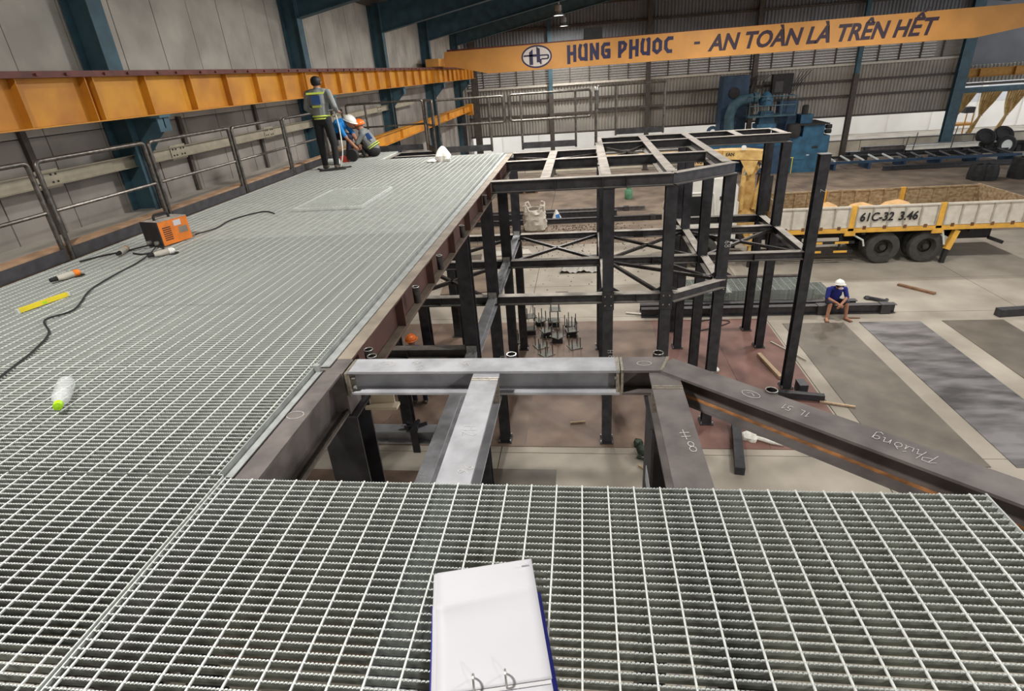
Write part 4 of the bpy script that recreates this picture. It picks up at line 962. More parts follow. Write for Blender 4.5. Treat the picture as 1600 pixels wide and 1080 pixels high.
for k, (x, y, sx, sy, m_, lab) in enumerate(((-4.4, 20.4, .5, .9, pl_g, 'grey sheet offcut on the floor seen under the deck edge'), (-2.9, 21.5, .8, .3, pale, 'pale sheet scrap on the floor behind the plan bracing'), (-3.9, 18.2, .9, 1.1, dirt, 'dark board lying on the floor left of the tower'), (.6, 20.6, .5, .3, mill, 'dark sheet scrap behind the middle tower column'))):
    tag(MB().obox((x, y, .03), (sx, .1, 0), (-.1, sy, 0), (0, 0, .012)).build('sheet_offcut', m_, None, at=(x, y, 0)), lab, 'offcut')
# grating stack behind the tower
for k in range(7):
    z = .12+k*.045; dx = random.uniform(-.35, .35)
    lab = ['bottom', 'second', 'third', 'fourth', 'fifth', 'sixth', 'topmost'][k]+' long grating bundle in the galvanised stack behind the tower'
    t = thing('stacked_grating', (5, 16, z), lab, 'grating', 'stacked gratings behind the tower')
    mb = MB()
    for q in range(31): mb.box(2.9+dx, 6.7+dx, 15.75+q*.034, 15.756+q*.034, z, z+.032)
    tag(mb.build('bearing_bars', zside, t), kind='stuff')
    mb = MB()
    for q in range(19): mb.box(3.0+dx+.2*q, 3.01+dx+.2*q, 15.75, 16.78, z+.026, z+.033)
    tag(mb.build('cross_rods', edgez, t), kind='stuff')
for x in (3.3, 4.8, 6.3): stick((x, 15.7, .06), (x, 16.8, .06), .1, .115, woodr, 'timber bearer under the galvanised grating stack', 'bearer', 'timber')['group'] = 'bearers under the grating stack'
t = grating('short grating piece resting at the near left of the galvanised stack', 3.45, 4.15, 15.5, 16.25, z=.47, single=False, m_=galv, rod=.1, name='grating_offcut', group='stacked gratings behind the tower')
for k in range(2): lying_beam((4.2+.2*k, 17.2+.4*k, .2), (6.8, 17.2+.4*k, .2), .14, .19, millold, ['grey channel lying behind the grating stack, nearer one', 'grey channel lying behind the grating stack, farther one'][k])
cable([(2.9, 14.2, .03), (3.3, 14.6, .03), (3.9, 14.5, .03), (3.6, 14.2, .03), (3.0, 13.9, .03)], .012, 'dark hose loop on the floor behind the red plate')

# ================================================================== TRUCK
tk = thing('crane_truck', (8, 20.2, 0), 'white and yellow flatbed truck with a folded loader crane behind the tower frame', 'truck')
TX0, TX1, TY0, TY1 = 6.2, 13.55, 18.95, 21.45
MB().box(3.2, 13.2, 19.75, 20.0, .72, .98).build('chassis_rail', darkm, tk); MB().box(3.2, 13.2, 20.4, 20.65, .72, .98).build('chassis_rail', darkm, tk)
for x in (5.2, 7.5, 9.0, 12.2): MB().box(x-.06, x+.06, TY0+.1, TY1-.1, .98, 1.12).build('cross_member', darkm, tk)
MB().box(TX0, TX1, TY0, TY1, 1.12, 1.2).build('bed_floor', rustbed, tk)
MB().box(TX0, TX1, TY0-.03, TY0+.02, 1.10, 1.24).build('side_rail', tyel, tk)
MB().box(TX0, TX1, TY1-.02, TY1+.03, 1.10, 1.24).build('side_rail', tyel, tk)
def board(x0, x1, y, face):
    b = MB().box(x0, x1, y, y+.03, 1.26, 1.93).build('side_board', twhite if face < 0 else rustbed, tk)
    n = max(4, int((x1-x0)/.42)); ys_ = (y-.022, y-.0005) if face < 0 else (y-.022, y-.0005)
    for i in range(n+1):
        x = x0+.02+(x1-x0-.04)*i/n
        MB().box(x-.022, x+.022, ys_[0]-.016, ys_[1], 1.28, 1.90).build('rib', trib if face < 0 else rustbed, b)
    MB().box(x0, x1, y-.045, y+.032, 1.90, 1.95).build('top_rail', twhite if face < 0 else rustbed, b)
    MB().box(x0, x1, y-.024, y-.0005, 1.26, 1.30).build('bottom_rail', twhite if face < 0 else rustbed, b)
    for i in range(4):
        x = x0+(x1-x0)*(i+.5)/4; MB().box(x-.05, x+.05, y-.035, y-.026, 1.2, 1.31).build('hinge', mat('rusty_hinge', (120, 80, 50), .8, 0, .2), b)
    return b
for (x0, x1) in ((6.25, 8.43), (8.62, 11.02), (11.22, 13.5)):
    bo_ = board(x0, x1, TY0, -1); board(x0, x1, TY1-.03, 1)
    MB().box(x0, x1, TY0+.031, TY0+.034, 1.27, 1.9).build('inner_face', rustbed, bo_)
for x in (8.525, 11.12):
    for y in (TY0-.03, TY1-.04):
        p = MB().box(x-.085, x+.085, y, y+.07, 1.02, 1.96).build('stake_post', tyel, tk)
        MB().box(x-.16, x+.16, y-.01, y+.05, 1.0, 1.16).build('bracket', tyel, p)
MB().box(TX1-.05, TX1, TY0, TY1, 1.2, 1.98).build('tail_board', rustbed, tk)
MB().box(TX1-.02, TX1+.3, TY0-.02, TY1+.02, 1.08, 1.22).build('tail_bar', tyel, tk)
MB().box(TX0-.05, TX0, TY0, TY1, 1.2, 2.15).build('head_board', rustbed, tk)
for (x, y, r_, s_) in ((9.2, 20.0, .75, 3), (10.4, 20.2, .8, 5), (8.2, 20.2, .6, 7)):
    lumpy([(r_, 0), (r_*.8, .25), (r_*.45, .52), (.05, .62)], (x, y, 1.2), 20, .12, s_).build('sand_heap', sand, tk, True)
def num(txt, x, size=.36):
    tm = text_mb(txt, size, lambda a, b, c: (a, b, c), .008, .12)
    tm.v = [(x+p[0]*.92, TY0-.0395-p[2], 1.47+p[1]*1.05) for p in tm.v]; tm.build('number', black, tk)
num('61C', 8.72); num('-32', 9.28); num('3.46', 9.86)
Ry = Matrix.Rotation(math.pi/2, 3, 'X')
for x in (9.68, 10.98, 4.0):
    for y in ((19.16, 19.5, 20.9, 21.24) if x > 5 else (19.2, 21.2)):
        wh = MB().lathe([(.29, -.13), (.44, -.14), (.50, -.12), (.52, -.06), (.525, 0), (.52, .06), (.50, .12), (.44, .14), (.29, .13)], (x, y, .525), 32, Ry, False).build('tyre', tyre, tk, True)
        MB().lathe([(0, -.02), (.12, -.02), (.14, -.03), (.20, -.05), (.285, -.12), (.30, -.12), (.30, .12), (.28, .12), (.20, .0)], (x, y, .525), 24, Ry, False).build('rim', mat('dusty_dark_rim', (64, 60, 56), .7, .2, .15), wh, True)
        MB().lathe([(.0, .10), (.09, .10), (.10, -.02)], (x, y, .525), 16, Ry).build('hub', MATS['dusty_dark_rim'], wh, True)
MB().tube([(8.05, 19.1, 1.1), (8.6, 19.05, 1.05), (9.0, 19.02, .82), (9.06, 19.02, .62)], .03, 6).build('mud_stay', galv_far, tk)
for x in (9.68, 10.98): MB().box(x-.06, x+.06, 19.4, 21.0, .46, .58).build('axle', darkm, tk)
MB().box(9.4, 11.3, 19.6, 20.8, .6, 1.1).build('suspension', darkm, tk)
# outrigger, guards, tank
og = MB().bar((11.75, 19.05, 1.05), (11.55, 18.98, .45), .16, .16, (0, 1, 0)).build('outrigger', tyel, tk)
MB().bar((11.55, 18.98, .45), (11.5, 18.97, 0.01), .12, .12, (0, 1, 0)).build('foot', darkm, og)
MB().bar((11.3, 19.0, 1.1), (11.45, 18.98, .6), .05, .05).build('stay', galv_far, og)
MB().box(11.9, 13.0, 19.4, 20.9, .66, 1.05).build('rear_box', darkm, tk)
MB().bar((12.9, 19.3, .70), (13.3, 19.2, .55), .1, .1).build('underrun_bar', darkm, tk)
for z in (.42, .72):
    g_ = MB().box(6.3, 8.75, 19.0, 19.04, z, z+.09).build('side_guard', darkm, tk)
    for x in (7.35, 8.15): MB().box(x, x+.42, 18.985, 18.999, z+.01, z+.08).build('reflector_stripe', tyel, g_)
for x in (6.5, 8.3): MB().box(x, x+.06, 19.04, 19.1, .42, 1.1).build('guard_post', darkm, tk)
MB().lathe([(.0, -.5), (.28, -.5), (.3, -.46), (.3, .46), (.28, .5), (0, .5)], (6.7, 19.5, .75), 20, Matrix.Rotation(math.pi/2, 3, 'Y')).build('fuel_tank', darkm, tk, True)
# cab
cp = [(2.95, .55), (2.9, 1.5), (3.1, 2.75), (3.35, 2.98), (4.75, 2.98), (4.95, 2.7), (4.95, .75), (4.55, .75), (4.5, 1.05), (4.3, 1.2), (3.7, 1.2), (3.5, 1.05), (3.45, .55)]
cab = MB().prism(cp, lambda u_, v_, d: (u_, d, v_), 19.05, 21.35).build('cab', white, tk)
MB().prism([(3.25, 1.75), (3.35, 2.45), (4.1, 2.45), (4.1, 1.75)], lambda u_, v_, d: (u_, d, v_), 19.035, 19.049).build('side_window', glass, cab)
MB().tube(arcpath([(3.15, 19.04, 1.65), (3.28, 19.04, 2.55), (4.2, 19.04, 2.55), (4.3, 19.04, 1.65)], .1), .03, 6).build('door_frame', white, cab, True)
MB().prism([(2.93, 1.6), (3.08, 2.62), (3.06, 2.62), (2.91, 1.6)], lambda u_, v_, d: (u_, d, v_), 19.2, 21.2).build('windscreen', glass, cab)
MB().box(4.4, 4.5, 19.03, 19.05, 2.3, 2.42).build('side_lamp', darkm, cab)
MB().box(4.97, 5.02, 19.1, 21.3, .9, 2.2).build('rear_panel', white, cab)
MB().box(3.55, 4.75, 19.5, 20.9, 2.98, 3.06).build('roof_hatch', white, cab)
# loader crane behind the cab
cr = MB().lathe([(.48, .98), (.48, 1.5), (.40, 1.62), (.40, 1.7), (.24, 1.75), (.22, 2.2)], (5.55, 20.2, 0), 20).build('crane_base', tcrane, tk, True)
MB().box(5.3, 5.8, 18.9, 21.5, .78, 1.05).build('outrigger_beam', tcrane, tk)
for y in (19.05, 21.35):
    MB().box(5.45, 5.66, y-.1, y+.1, .25, 1.25).build('outrigger_leg', tcrane, tk); MB().box(5.49, 5.62, y-.06, y+.06, 0.005, .25).build('outrigger_foot', darkm, tk)
MB().prism([(5.33, 1.9), (5.75, 1.9), (5.68, 2.9), (5.95, 3.35), (5.5, 3.5), (5.36, 3.0)], lambda u_, v_, d: (u_, d, v_), 19.98, 20.42).build('crane_mast', tcrane, tk)
MB().tube([(5.30, 19.88, 1.75), (5.30, 19.88, 2.9)], .075, 12).build('lift_cylinder', tcrane, tk, True)
MB().tube([(5.30, 19.88, 2.9), (5.42, 19.92, 3.25)], .045, 10).build('piston_rod', bolt, tk, True)
MB().prism([(5.62, 1.8), (5.78, 1.8), (5.98, 2.9), (5.82, 2.95)], lambda u_, v_, d: (u_, d, v_), 19.72, 19.9).build('link_arm', tcrane, tk)
bm_ = MB().prism([(4.55, 3.45), (5.95, 3.36), (6.0, 3.62), (5.4, 3.7), (4.55, 3.72)], lambda u_, v_, d: (u_, d, v_), 19.78, 20.42).build('boom_head', tcrane, tk)
MB().prism([(5.1, 3.4), (5.65, 3.36), (5.52, 2.95), (5.38, 2.92)], lambda u_, v_, d: (u_, d, v_), 19.74, 19.775).build('boom_cheek', tcrane, bm_)
MB().box(.6, 4.6, 19.9, 20.25, 3.46, 3.72).build('telescopic_boom', tcrane, tk)
MB().box(.2, .62, 19.93, 20.22, 3.48, 3.70).build('boom_tip', mat('boom_cream', (222, 206, 170), .6, 0, .1), tk)
for k in range(7): MB().tube([(5.82+.03*k, 19.8, 1.8), (5.9+.035*k, 19.7-.02*k, 2.4), (5.85+.03*k, 19.75, 3.0), (5.6, 19.8, 3.4)], .016, 5).build('hydraulic_hose', black, tk, True)
MB().box(5.85, 6.15, 19.6, 20.3, 1.75, 2.9).build('valve_block', darkm, tk)
for (x, z, n_) in ((5.15, 3.80, 'lamp'), (5.80, 3.18, 'lamp')): MB().lathe([(0, -.06), (.06, -.06), (.075, .05), (0, .06)], (x, 19.72, z), 12, Matrix.Rotation(math.pi/2, 3, 'X')).build('work_lamp', helw, tk, True)
sg_ = MB().box(3.62, 4.35, 19.84, 19.88, 3.30, 3.54).build('name_board', mat('name_board_tan', (206, 168, 116), .6, 0, .05), tk)
tm = text_mb('NGOC P', .2, lambda a, b, c: (a, b, c), .006); tm.v = [(3.68+p[0]*.8, 19.838-p[2], 3.35+p[1]) for p in tm.v]; tm.build('name_lettering', black, sg_)
tm = text_mb('EAN', .14, lambda a, b, c: (a, b, c), .004); tm.v = [(4.62+p[0], 19.777-p[2], 3.55+p[1]) for p in tm.v]; tm.build('boom_lettering', black, bm_)

# ================================================================== BLUE BLASTING MACHINE
sm = thing('blasting_machine', (11, 36.5, 0), 'large blue shot blasting machine with ducts and a railed platform at the back', 'machine')
c1 = MB().box(11.9, 14.1, 36.0, 38.2, 0, 2.0).build('main_cabinet', bluem, sm)
MB().box(12.6, 13.75, 36.02, 38.2, 2.0, 2.62).build('upper_cabinet', bluem, sm)
MB().box(12.35, 13.95, 35.9, 38.3, 2.62, 2.68).build('cabinet_lid', darkm, sm)
MB().box(12.05, 12.85, 35.96, 35.999, .75, 1.9).build('inspection_door', bluem, c1)
MB().box(13.2, 13.5, 35.97, 35.999, 1.35, 1.45).build('handle_recess', darkm, c1)
MB().box(12.95, 13.1, 35.985, 35.999, .95, 1.0).build('name_plate', paper, c1)
for z in (1.9, 2.15): MB().lathe([(0, 0), (.12, 0), (.12, .3), (0, .3)], (13.9, 36.3, z+.3), 14, Matrix.Rotation(math.pi/2, 3, 'Y')).build('end_motor', darkm, sm, True)
MB().box(7.3, 11.6, 36.2, 38.0, .9, 2.05).build('blast_chamber', bluem, sm)
MB().box(9.6, 11.85, 36.0, 37.8, 0, 1.55).build('conveyor_hood', blued, sm)
MB().box(8.2, 9.65, 37.2, 38.4, 0, 5.4).build('bucket_tower', blued, sm)
MB().lathe([(0, 0), (.28, 0), (.3, .06), (0, .06)], (8.85, 37.19, 4.5), 18, Matrix.Rotation(math.pi/2, 3, 'X')).build('fan_inlet', darkm, sm, True)
duct = [(8.55, 36.4, 2.5), (8.5, 36.4, 3.3), (8.65, 36.4, 3.85), (9.05, 36.4, 4.12), (9.7, 36.4, 4.2)]
MB().tube(duct, .27, 14).build('bent_duct', bluep, sm, True)
MB().lathe([(.3, 0), (.33, .1), (.3, .2)], (9.75, 36.4, 4.2), 14, Matrix.Rotation(math.pi/2, 3, 'Y')).build('duct_flange', bluep, sm, True)
MB().lathe([(0, 0), (.35, .05), (.4, .3), (.25, .6), (.1, .75)], (10.45, 36.4, 3.75), 16).build('fan_housing', bluem, sm, True)
MB().box(9.4, 11.95, 35.75, 37.0, 3.2, 3.28).build('platform', bluep, sm)
for (pts) in ([(9.42, 35.78, 3.28), (9.42, 35.78, 4.3), (11.9, 35.78, 4.25), (11.9, 35.78, 3.28)], [(9.42, 35.78, 3.8), (11.9, 35.78, 3.78)], [(10.3, 35.78, 3.28), (10.3, 35.78, 4.3)], [(11.15, 35.78, 3.28), (11.15, 35.78, 4.28)], [(9.42, 35.78, 4.3), (9.42, 37, 4.3)], [(11.9, 35.78, 4.25), (11.9, 37, 4.25)]):
    MB().tube(pts, .03, 6).build('platform_rail', bluep, sm)
hp = MB(); hp.quadbox([(10.1, 36.1, 2.8), (11.0, 36.1, 2.8), (11.0, 36.9, 2.8), (10.1, 36.9, 2.8), (10.2, 36.2, 3.45), (10.9, 36.2, 3.45), (10.9, 36.8, 3.45), (10.2, 36.8, 3.45)])
hp.box(10.0, 11.05, 36.0, 37.0, 2.55, 2.8); hp.build('hopper', bluem, sm)
MB().box(11.4, 12.4, 36.9, 37.6, 2.0, 3.9).build('motor_cabinet', blued, sm)
MB().box(12.5, 13.15, 36.4, 37.2, 2.68, 3.15).build('motor_box', bluem, sm)
MB().lathe([(.0, 0), (.18, 0), (.18, .45), (.1, .5), (0, .5)], (12.8, 36.8, 3.15), 14).build('top_motor', darkm, sm, True)
MB().lathe([(0, -.4), (.36, -.35), (.42, 0), (.36, .35), (0, .4)], (12.1, 36.2, 2.35), 16).build('dust_drum', darkm, sm, True)
for (x, y, z, r_) in ((7.6, 36.3, 2.5, .34), (8.05, 36.1, 2.35, .2)):
    MB().lathe([(r_*.5, -.08), (r_, -.08), (r_, .08), (r_*.5, .08), (r_*.5, -.08)], (x, y, z), 16, Matrix.Rotation(math.pi/2, 3, 'X'), False).build('drive_wheel', blued, sm, True)
MB().box(7.4, 8.4, 36.0, 37.4, 2.05, 2.3).build('drive_base', blued, sm)
cb = MB().box(11.35, 12.5, 38.6, 39.0, 4.2, 5.3).build('control_cabinet', darkm, sm)
MB().box(11.5, 11.95, 38.58, 38.599, 4.3, 4.9).build('cabinet_door', mill, cb)
for x in (11.45, 12.4): MB().box(x-.04, x+.04, 38.7, 38.8, 3.0, 4.2).build('cabinet_leg', darkm, sm)
for k in range(6): MB().tube([(11.3-.15*k, 38.9, 5.3), (10.9-.2*k, 38.95, 5.0), (10.7-.2*k, 38.9, 4.2), (10.8-.15*k, 38.7, 3.3)], .02, 5).build('loose_cable', black, sm, True)
for k in range(4): MB().tube([(12.5+.1*k, 38.9, 4.3), (12.7+.12*k, 38.9, 4.8), (13.0+.2*k, 38.95, 5.4)], .02, 5).build('loose_cable', black, sm, True)
for x in (12.0, 12.15): MB().tube([(x, 35.8, 0), (x, 35.8, .9)], .02, 6).build('yellow_guard', ylevel, sm)
MB().tube([(11.9, 35.8, .9), (12.2, 35.8, .9)], .02, 6).build('yellow_guard', ylevel, sm)

# ================================================================== RACKS AND CLUTTER, BACK RIGHT
rk = thing('roller_rack', (17, 36.6, 0), 'long blue roller conveyor rack running right from the blasting machine', 'conveyor')
for (y, z) in ((36.0, .5), (37.2, .62)):
    MB().box(14.2, 24.5, y, y+.12, z-.14, z).build('side_beam', blued if y < 37 else darkm, rk)
for k in range(13): MB().tube([(14.6+.78*k, 36.02, .52), (14.6+.78*k, 37.25, .62)], .06, 8).build('roller', galv_far if k < 5 else mill, rk, True)
for k in range(6): MB().box(14.6+1.9*k, 14.72+1.9*k, 36.02, 37.3, 0, .4).build('leg', blued, rk)
for k, (x0, x1, y, z, m_, lab) in enumerate(((16.0, 23.1, 38.2, .7, mill, 'dark long section lying along the plinth at the back right'), (17, 23.2, 38.55, .9, millold, 'brownish long section lying along the plinth at the back right'), (19.3, 23.4, 38.0, .92, white, 'white bar lying on top of the dark sections at the back right'), (17, 26, 35.4, .25, mill, 'dark section lying on the floor in front of the roller rack'))):
    lying_beam((x0, y, z), (x1, y+.15, z), .3, .25 if z > .3 else .22, m_, lab, (.05, .5, .95) if z > .3 and k < 2 else ())
for k, (x, y, z, tl, lab) in enumerate(((24.2, 39.0, 1.05, 1.2, 'scrap tyre lying at the left of the heap under the curtains'), (25.3, 39.2, 1.1, 1.1, 'scrap tyre in the middle of the heap under the curtains'), (25.0, 38.3, .62, .15, 'scrap tyre standing with a pale rim under the curtains'), (27.2, 38.8, .9, 1.0, 'scrap tyre at the right of the heap under the curtains'))):
    t = thing('old_tyre', (x, y, z), lab, 'tyre', 'scrap tyres under the curtains')
    Rm = Matrix.Rotation(math.pi/2-tl*.6, 3, 'X')
    MB().lathe([(.30, -.12), (.46, -.14), (.54, -.08), (.55, 0), (.54, .08), (.46, .14), (.30, .12), (.30, -.12)], (x, y, z), 24, Rm, False).build('carcass', black, t, True)
    MB().lathe([(.0, -.05), (.2, -.06), (.3, -.1), (.3, .1), (0, .08)], (x, y, z), 16, Rm).build('rim', galv_far if k == 2 else darkm, t, True)
mb = MB(); rd = random.Random(11)
for _ in range(260):
    x = rd.uniform(23, 31); y = rd.uniform(39.75, 40.35); s_ = rd.uniform(.1, .5); a_ = rd.uniform(-.5, .5); h_ = rd.uniform(.1, .55)*(1 if x > 23 else .6)
    mb.obox((x, y, h_/2), (s_*math.cos(a_), s_*math.sin(a_), 0), (-.1*math.sin(a_), .1, 0), (0, .02, h_/2))
tag(mb.build('scrap_heap', darkm), 'dark tangled heap of scrap steel at the back right', 'scrap', kind='stuff')
for k, (x, y, h_, lab) in enumerate(((20.05, 31.7, .75, 'black scrap bundle standing on the far right floor'), (21.9, 31.7, 1.0, 'taller black scrap bundle at the right edge of the photo'))):
    t = thing('scrap_bundle', (x, y, 0), lab, 'bundle', 'black scrap bundles')
    for j in range(5):
        a_ = j*1.257; lumpy([(.32, 0), (.34, h_*.3), (.31, h_*.7), (.25, h_)], (x+.32*math.cos(a_), y+.25*math.sin(a_), 0), 12, .12, j+k*5).build('lump', black, t)
for k, (x, y) in enumerate(((19.0, 37.6), (19.4, 37.5), (21.6, 37.7))):
    tag(MB().tube([(x, y, .002), (x+.15, y, 1.5+.2*k)], .025, 6).build('steel_rod', mill, None, at=(x, y, 0)), ['thin rod sticking up left of the white bar', 'thin leaning rod right beside its shorter neighbour', 'thin rod sticking up right of the white bar'][k], 'rod')
fl_ = thing('yard_lift', (26.8, 46, 0), 'small orange framed lift standing outside behind the curtains', 'lift')
MB().box(26.0, 27.6, 46, 47, .9, 1.05).build('platform', MATS['dull_yellow'], fl_); MB().box(26.9, 27.5, 46.2, 46.8, 1.7, 2.1).build('hood', darkm, fl_)
for x in (26.2, 26.95, 27.4): MB().box(x, x+.06, 46.1, 46.16, .0, .9 if x < 26.5 else 1.7).build('mast', MATS['dull_yellow'], fl_)

# ================================================================== PEOPLE
def person(name, label, bones, parts=(), voxel=.009, loc=None):
    t = thing(name, loc, label, 'person', None)
    mb = MB()
    for (p0, p1, ra, rb, reg, *wide) in bones:
        p0, p1 = V(p0), V(p1); ax_ = p1-p0; L = ax_.length
        axn = ax_.normalized() if L > 1e-5 else V((0, 0, 1)); ref = V((1, 0, 0)) if abs(axn.x) < .9 else V((0, 1, 0))
        e1 = (ref-axn*ref.dot(axn)).normalized(); e2 = axn.cross(e1); n = 14; ringz = []
        for k in range(5): a_ = -math.pi/2+k*math.pi/8; ringz.append((ra*math.sin(a_), ra*math.cos(a_)))
        for k in range(5): a_ = k*math.pi/8; ringz.append((L+rb*math.sin(a_), rb*math.cos(a_)))
        ringz[0] = (ringz[0][0], 1e-4); ringz[-1] = (ringz[-1][0], 1e-4)
        base = len(mb.v)
        for (h_, r_) in ringz:
            for j in range(n):
                o = (e1*math.cos(2*math.pi*j/n)+e2*math.sin(2*math.pi*j/n))*r_
                if wide: wv = V(wide[0]).normalized(); o = o+wv*o.dot(wv)*(wide[1]-1)
                mb.v.append(tuple(p0+axn*h_+o))
        for i in range(len(ringz)-1):
            for j in range(n): mb.f.append((base+i*n+j, base+i*n+(j+1) % n, base+(i+1)*n+(j+1) % n, base+(i+1)*n+j))
        mb.f.append(tuple(base+j for j in range(n))[::-1]); mb.f.append(tuple(base+(len(ringz)-1)*n+j for j in range(n)))
    tmp = mb.build('tmp', skin, t)
    md = tmp.modifiers.new('r', 'REMESH'); md.mode = 'VOXEL'; md.voxel_size = voxel; md.use_smooth_shade = True
    ms = tmp.modifiers.new('s', 'SMOOTH'); ms.iterations = 3; ms.factor = .5
    bpy.context.view_layer.update(); dgp = bpy.context.evaluated_depsgraph_get()
    me = bpy.data.meshes.new_from_object(tmp.evaluated_get(dgp)); bpy.data.objects.remove(tmp)
    me.name = 'body'; me.materials.clear(); regs = []
    for b in bones:
        if b[4] not in regs: regs.append(b[4])
    for r_ in regs: me.materials.append(r_)
    np_ = len(me.polygons); ce = np.zeros(np_*3); me.polygons.foreach_get('center', ce); ce = ce.reshape(-1, 3)+np.array(t.location)
    best = np.full(np_, 1e9); idx = np.zeros(np_, int)
    for b in bones:
        p0 = np.array(b[0], float); p1 = np.array(b[1], float); d = p1-p0; L2 = max(1e-9, d@d); s_ = np.clip(((ce-p0)@d)/L2, 0, 1)
        r_ = b[2]+(b[3]-b[2])*s_; df = ce-(p0+s_[:, None]*d)
        if len(b) > 5: wv = np.array(b[5], float); wv /= np.linalg.norm(wv); df = df-np.outer(df@wv, wv)*(1-1/b[6])
        dist = np.linalg.norm(df, axis=1)-r_; mk = dist < best; best[mk] = dist[mk]; idx[mk] = regs.index(b[4])
    me.polygons.foreach_set('material_index', idx.astype(np.int32)); me.update()
    ob = bpy.data.objects.new('body', me); COL.objects.link(ob); ob.parent = t
    return t
def hand(wr, dr, pn, reg, s_=1., curl=.5):    # wrist, direction, palm normal
    wr, dr, pn = V(wr), V(dr).normalized(), V(pn).normalized(); sd_ = dr.cross(pn).normalized(); out = []
    out.append((tuple(wr), tuple(wr+dr*.075*s_), .026*s_, .03*s_, reg, tuple(sd_), 1.25))
    for k, L_ in ((-1.5, .062), (-.5, .075), (.5, .07), (1.5, .055)):
        b0 = wr+dr*.078*s_+sd_*k*.0195*s_; b1 = b0+dr*L_*.55*s_+pn*L_*.25*curl*s_; b2 = b1+dr*L_*.3*s_+pn*L_*.55*curl*s_
        out.append((tuple(b0), tuple(b1), .0095, .009, reg)); out.append((tuple(b1), tuple(b2), .009, .008, reg))
    b0 = wr+dr*.025*s_-sd_*.03*s_; b1 = b0+dr*.035*s_-sd_*.03*s_+pn*.01; out.append((tuple(b0), tuple(b1), .0115, .010, reg)); out.append((tuple(b1), tuple(b1+dr*.03*s_+pn*.012), .010, .009, reg))
    return out
def helmet(c, f_, u_, m_, t):
    f_, u_ = V(f_).normalized(), V(u_).normalized(); s_ = u_.cross(f_).normalized(); f_ = s_.cross(u_)
    M_ = Matrix((s_, f_, u_)).transposed(); c = V(c); mb = MB(); n = 24
    for k in range(8):
        a_ = k*math.pi/2/7; r_ = .128*math.cos(a_) if k < 7 else .001; h_ = .115*math.sin(a_)
        for j in range(n):
            b_2 = 2*math.pi*j/n; p = V((r_*.92*math.cos(b_2), r_*1.1*math.sin(b_2), h_)); mb.v.append(tuple(c+M_ @ p))
    for i in range(7):
        for j in range(n): mb.f.append((i*n+j, i*n+(j+1) % n, (i+1)*n+(j+1) % n, (i+1)*n+j))
    o = mb.build('helmet', m_, t, True); md = o.modifiers.new('th', 'SOLIDIFY'); md.thickness = .004
    br_ = MB()
    for k, (ro, dz) in enumerate(((1.0, .004), (1.0, -.004), (1.16, -.010), (1.16, -.004))):
        for j in range(n):
            b_2 = 2*math.pi*j/n; ext = 1+(ro-1)*(1.6 if math.sin(b_2) > .4 else .45)
            br_.v.append(tuple(c+M_ @ V((.128*.92*ext*math.cos(b_2), .128*1.1*ext*math.sin(b_2), dz))))
    for i in range(4):
        for j in range(n): i2 = (i+1) % 4; br_.f.append((i*n+j, i*n+(j+1) % n, i2*n+(j+1) % n, i2*n+j))
    br_.build('brim', m_, o, True)
    MB().tube([tuple(c+M_ @ V((0, .14*math.cos(a_), .12*math.sin(a_)))) for a_ in [.35+k*.3 for k in range(9)]], .008, 6).build('ridge', m_, o, True)
    return o
def band(c, u_, rx, ry, ex_, h_, m_, t, name):   # loop of tape round a limb or trunk
    u_ = V(u_).normalized(); e1 = V(ex_); e1 = (e1-u_*e1.dot(u_)).normalized(); e2 = u_.cross(e1); mb = MB(); n = 24; c = V(c)
    for z in (-h_/2, h_/2):
        for j in range(n): a_ = 2*math.pi*j/n; mb.v.append(tuple(c+e1*rx*math.cos(a_)+e2*ry*math.sin(a_)+u_*z))
    for j in range(n): mb.f.append((j, (j+1) % n, n+(j+1) % n, n+j))
    o = mb.build(name, m_, t, True); md = o.modifiers.new('th', 'SOLIDIFY'); md.thickness = .006; md.offset = 1
    return o
# --- standing worker, back to the camera
X, Y, Z = -4.90, 11.02, 5.0
def q(x, y, z): return (X+x, Y+y, Z+z)
J, T, SK = jack, trou, skin
B = [(q(-.12, 0, .09), q(-.125, .03, .47), .052, .066, T), (q(-.125, .03, .47), q(-.085, .0, .88), .072, .095, T),
     (q(.14, -.06, .09), q(.145, -.01, .47), .052, .066, T), (q(.145, -.01, .47), q(.09, .0, .88), .072, .095, T), (q(-.06, 0, .90), q(.06, 0, .90), .125, .125, T, (0, 1, 0), .9),
     (q(0, .0, .98), q(0, .02, 1.18), .125, .13, J, (1, 0, 0), 1.25), (q(0, .02, 1.18), q(0, .03, 1.33), .13, .12, J, (1, 0, 0), 1.35), (q(-.12, .03, 1.37), q(.12, .03, 1.37), .075, .075, J),
     (q(0, .03, 1.38), q(0, .04, 1.50), .055, .05, SK), (q(0, .05, 1.53), q(0, .065, 1.56), .078, .085, SK), (q(0, .14, 1.53), q(0, .155, 1.52), .014, .016, SK),
     (q(-.085, .06, 1.53), q(-.085, .06, 1.55), .014, .014, SK), (q(.085, .06, 1.53), q(.085, .06, 1.55), .014, .014, SK),
     (q(-.20, .03, 1.36), q(-.27, .02, 1.12), .066, .056, J), (q(-.27, .02, 1.12), q(-.22, .22, 1.0), .055, .042, J),
     (q(.20, .03, 1.36), q(.29, -.02, 1.13), .066, .056, J), (q(.29, -.02, 1.13), q(.24, .19, 1.03), .055, .042, J),
     (q(-.12, -.02, .05), q(-.13, .13, .035), .045, .035, shoe), (q(.14, -.08, .05), q(.16, .07, .035), .045, .035, shoe)]
B += hand(q(-.215, .235, .99), (.05, 1, -.1), (0, 0, -1), SK)+hand(q(.235, .205, 1.02), (-.1, 1, -.1), (0, 0, -1), SK)
w1 = person('person', 'standing worker in grey jacket and black trousers seen from behind at the rail', B, loc=q(0, 0, 0))
hm = MB()
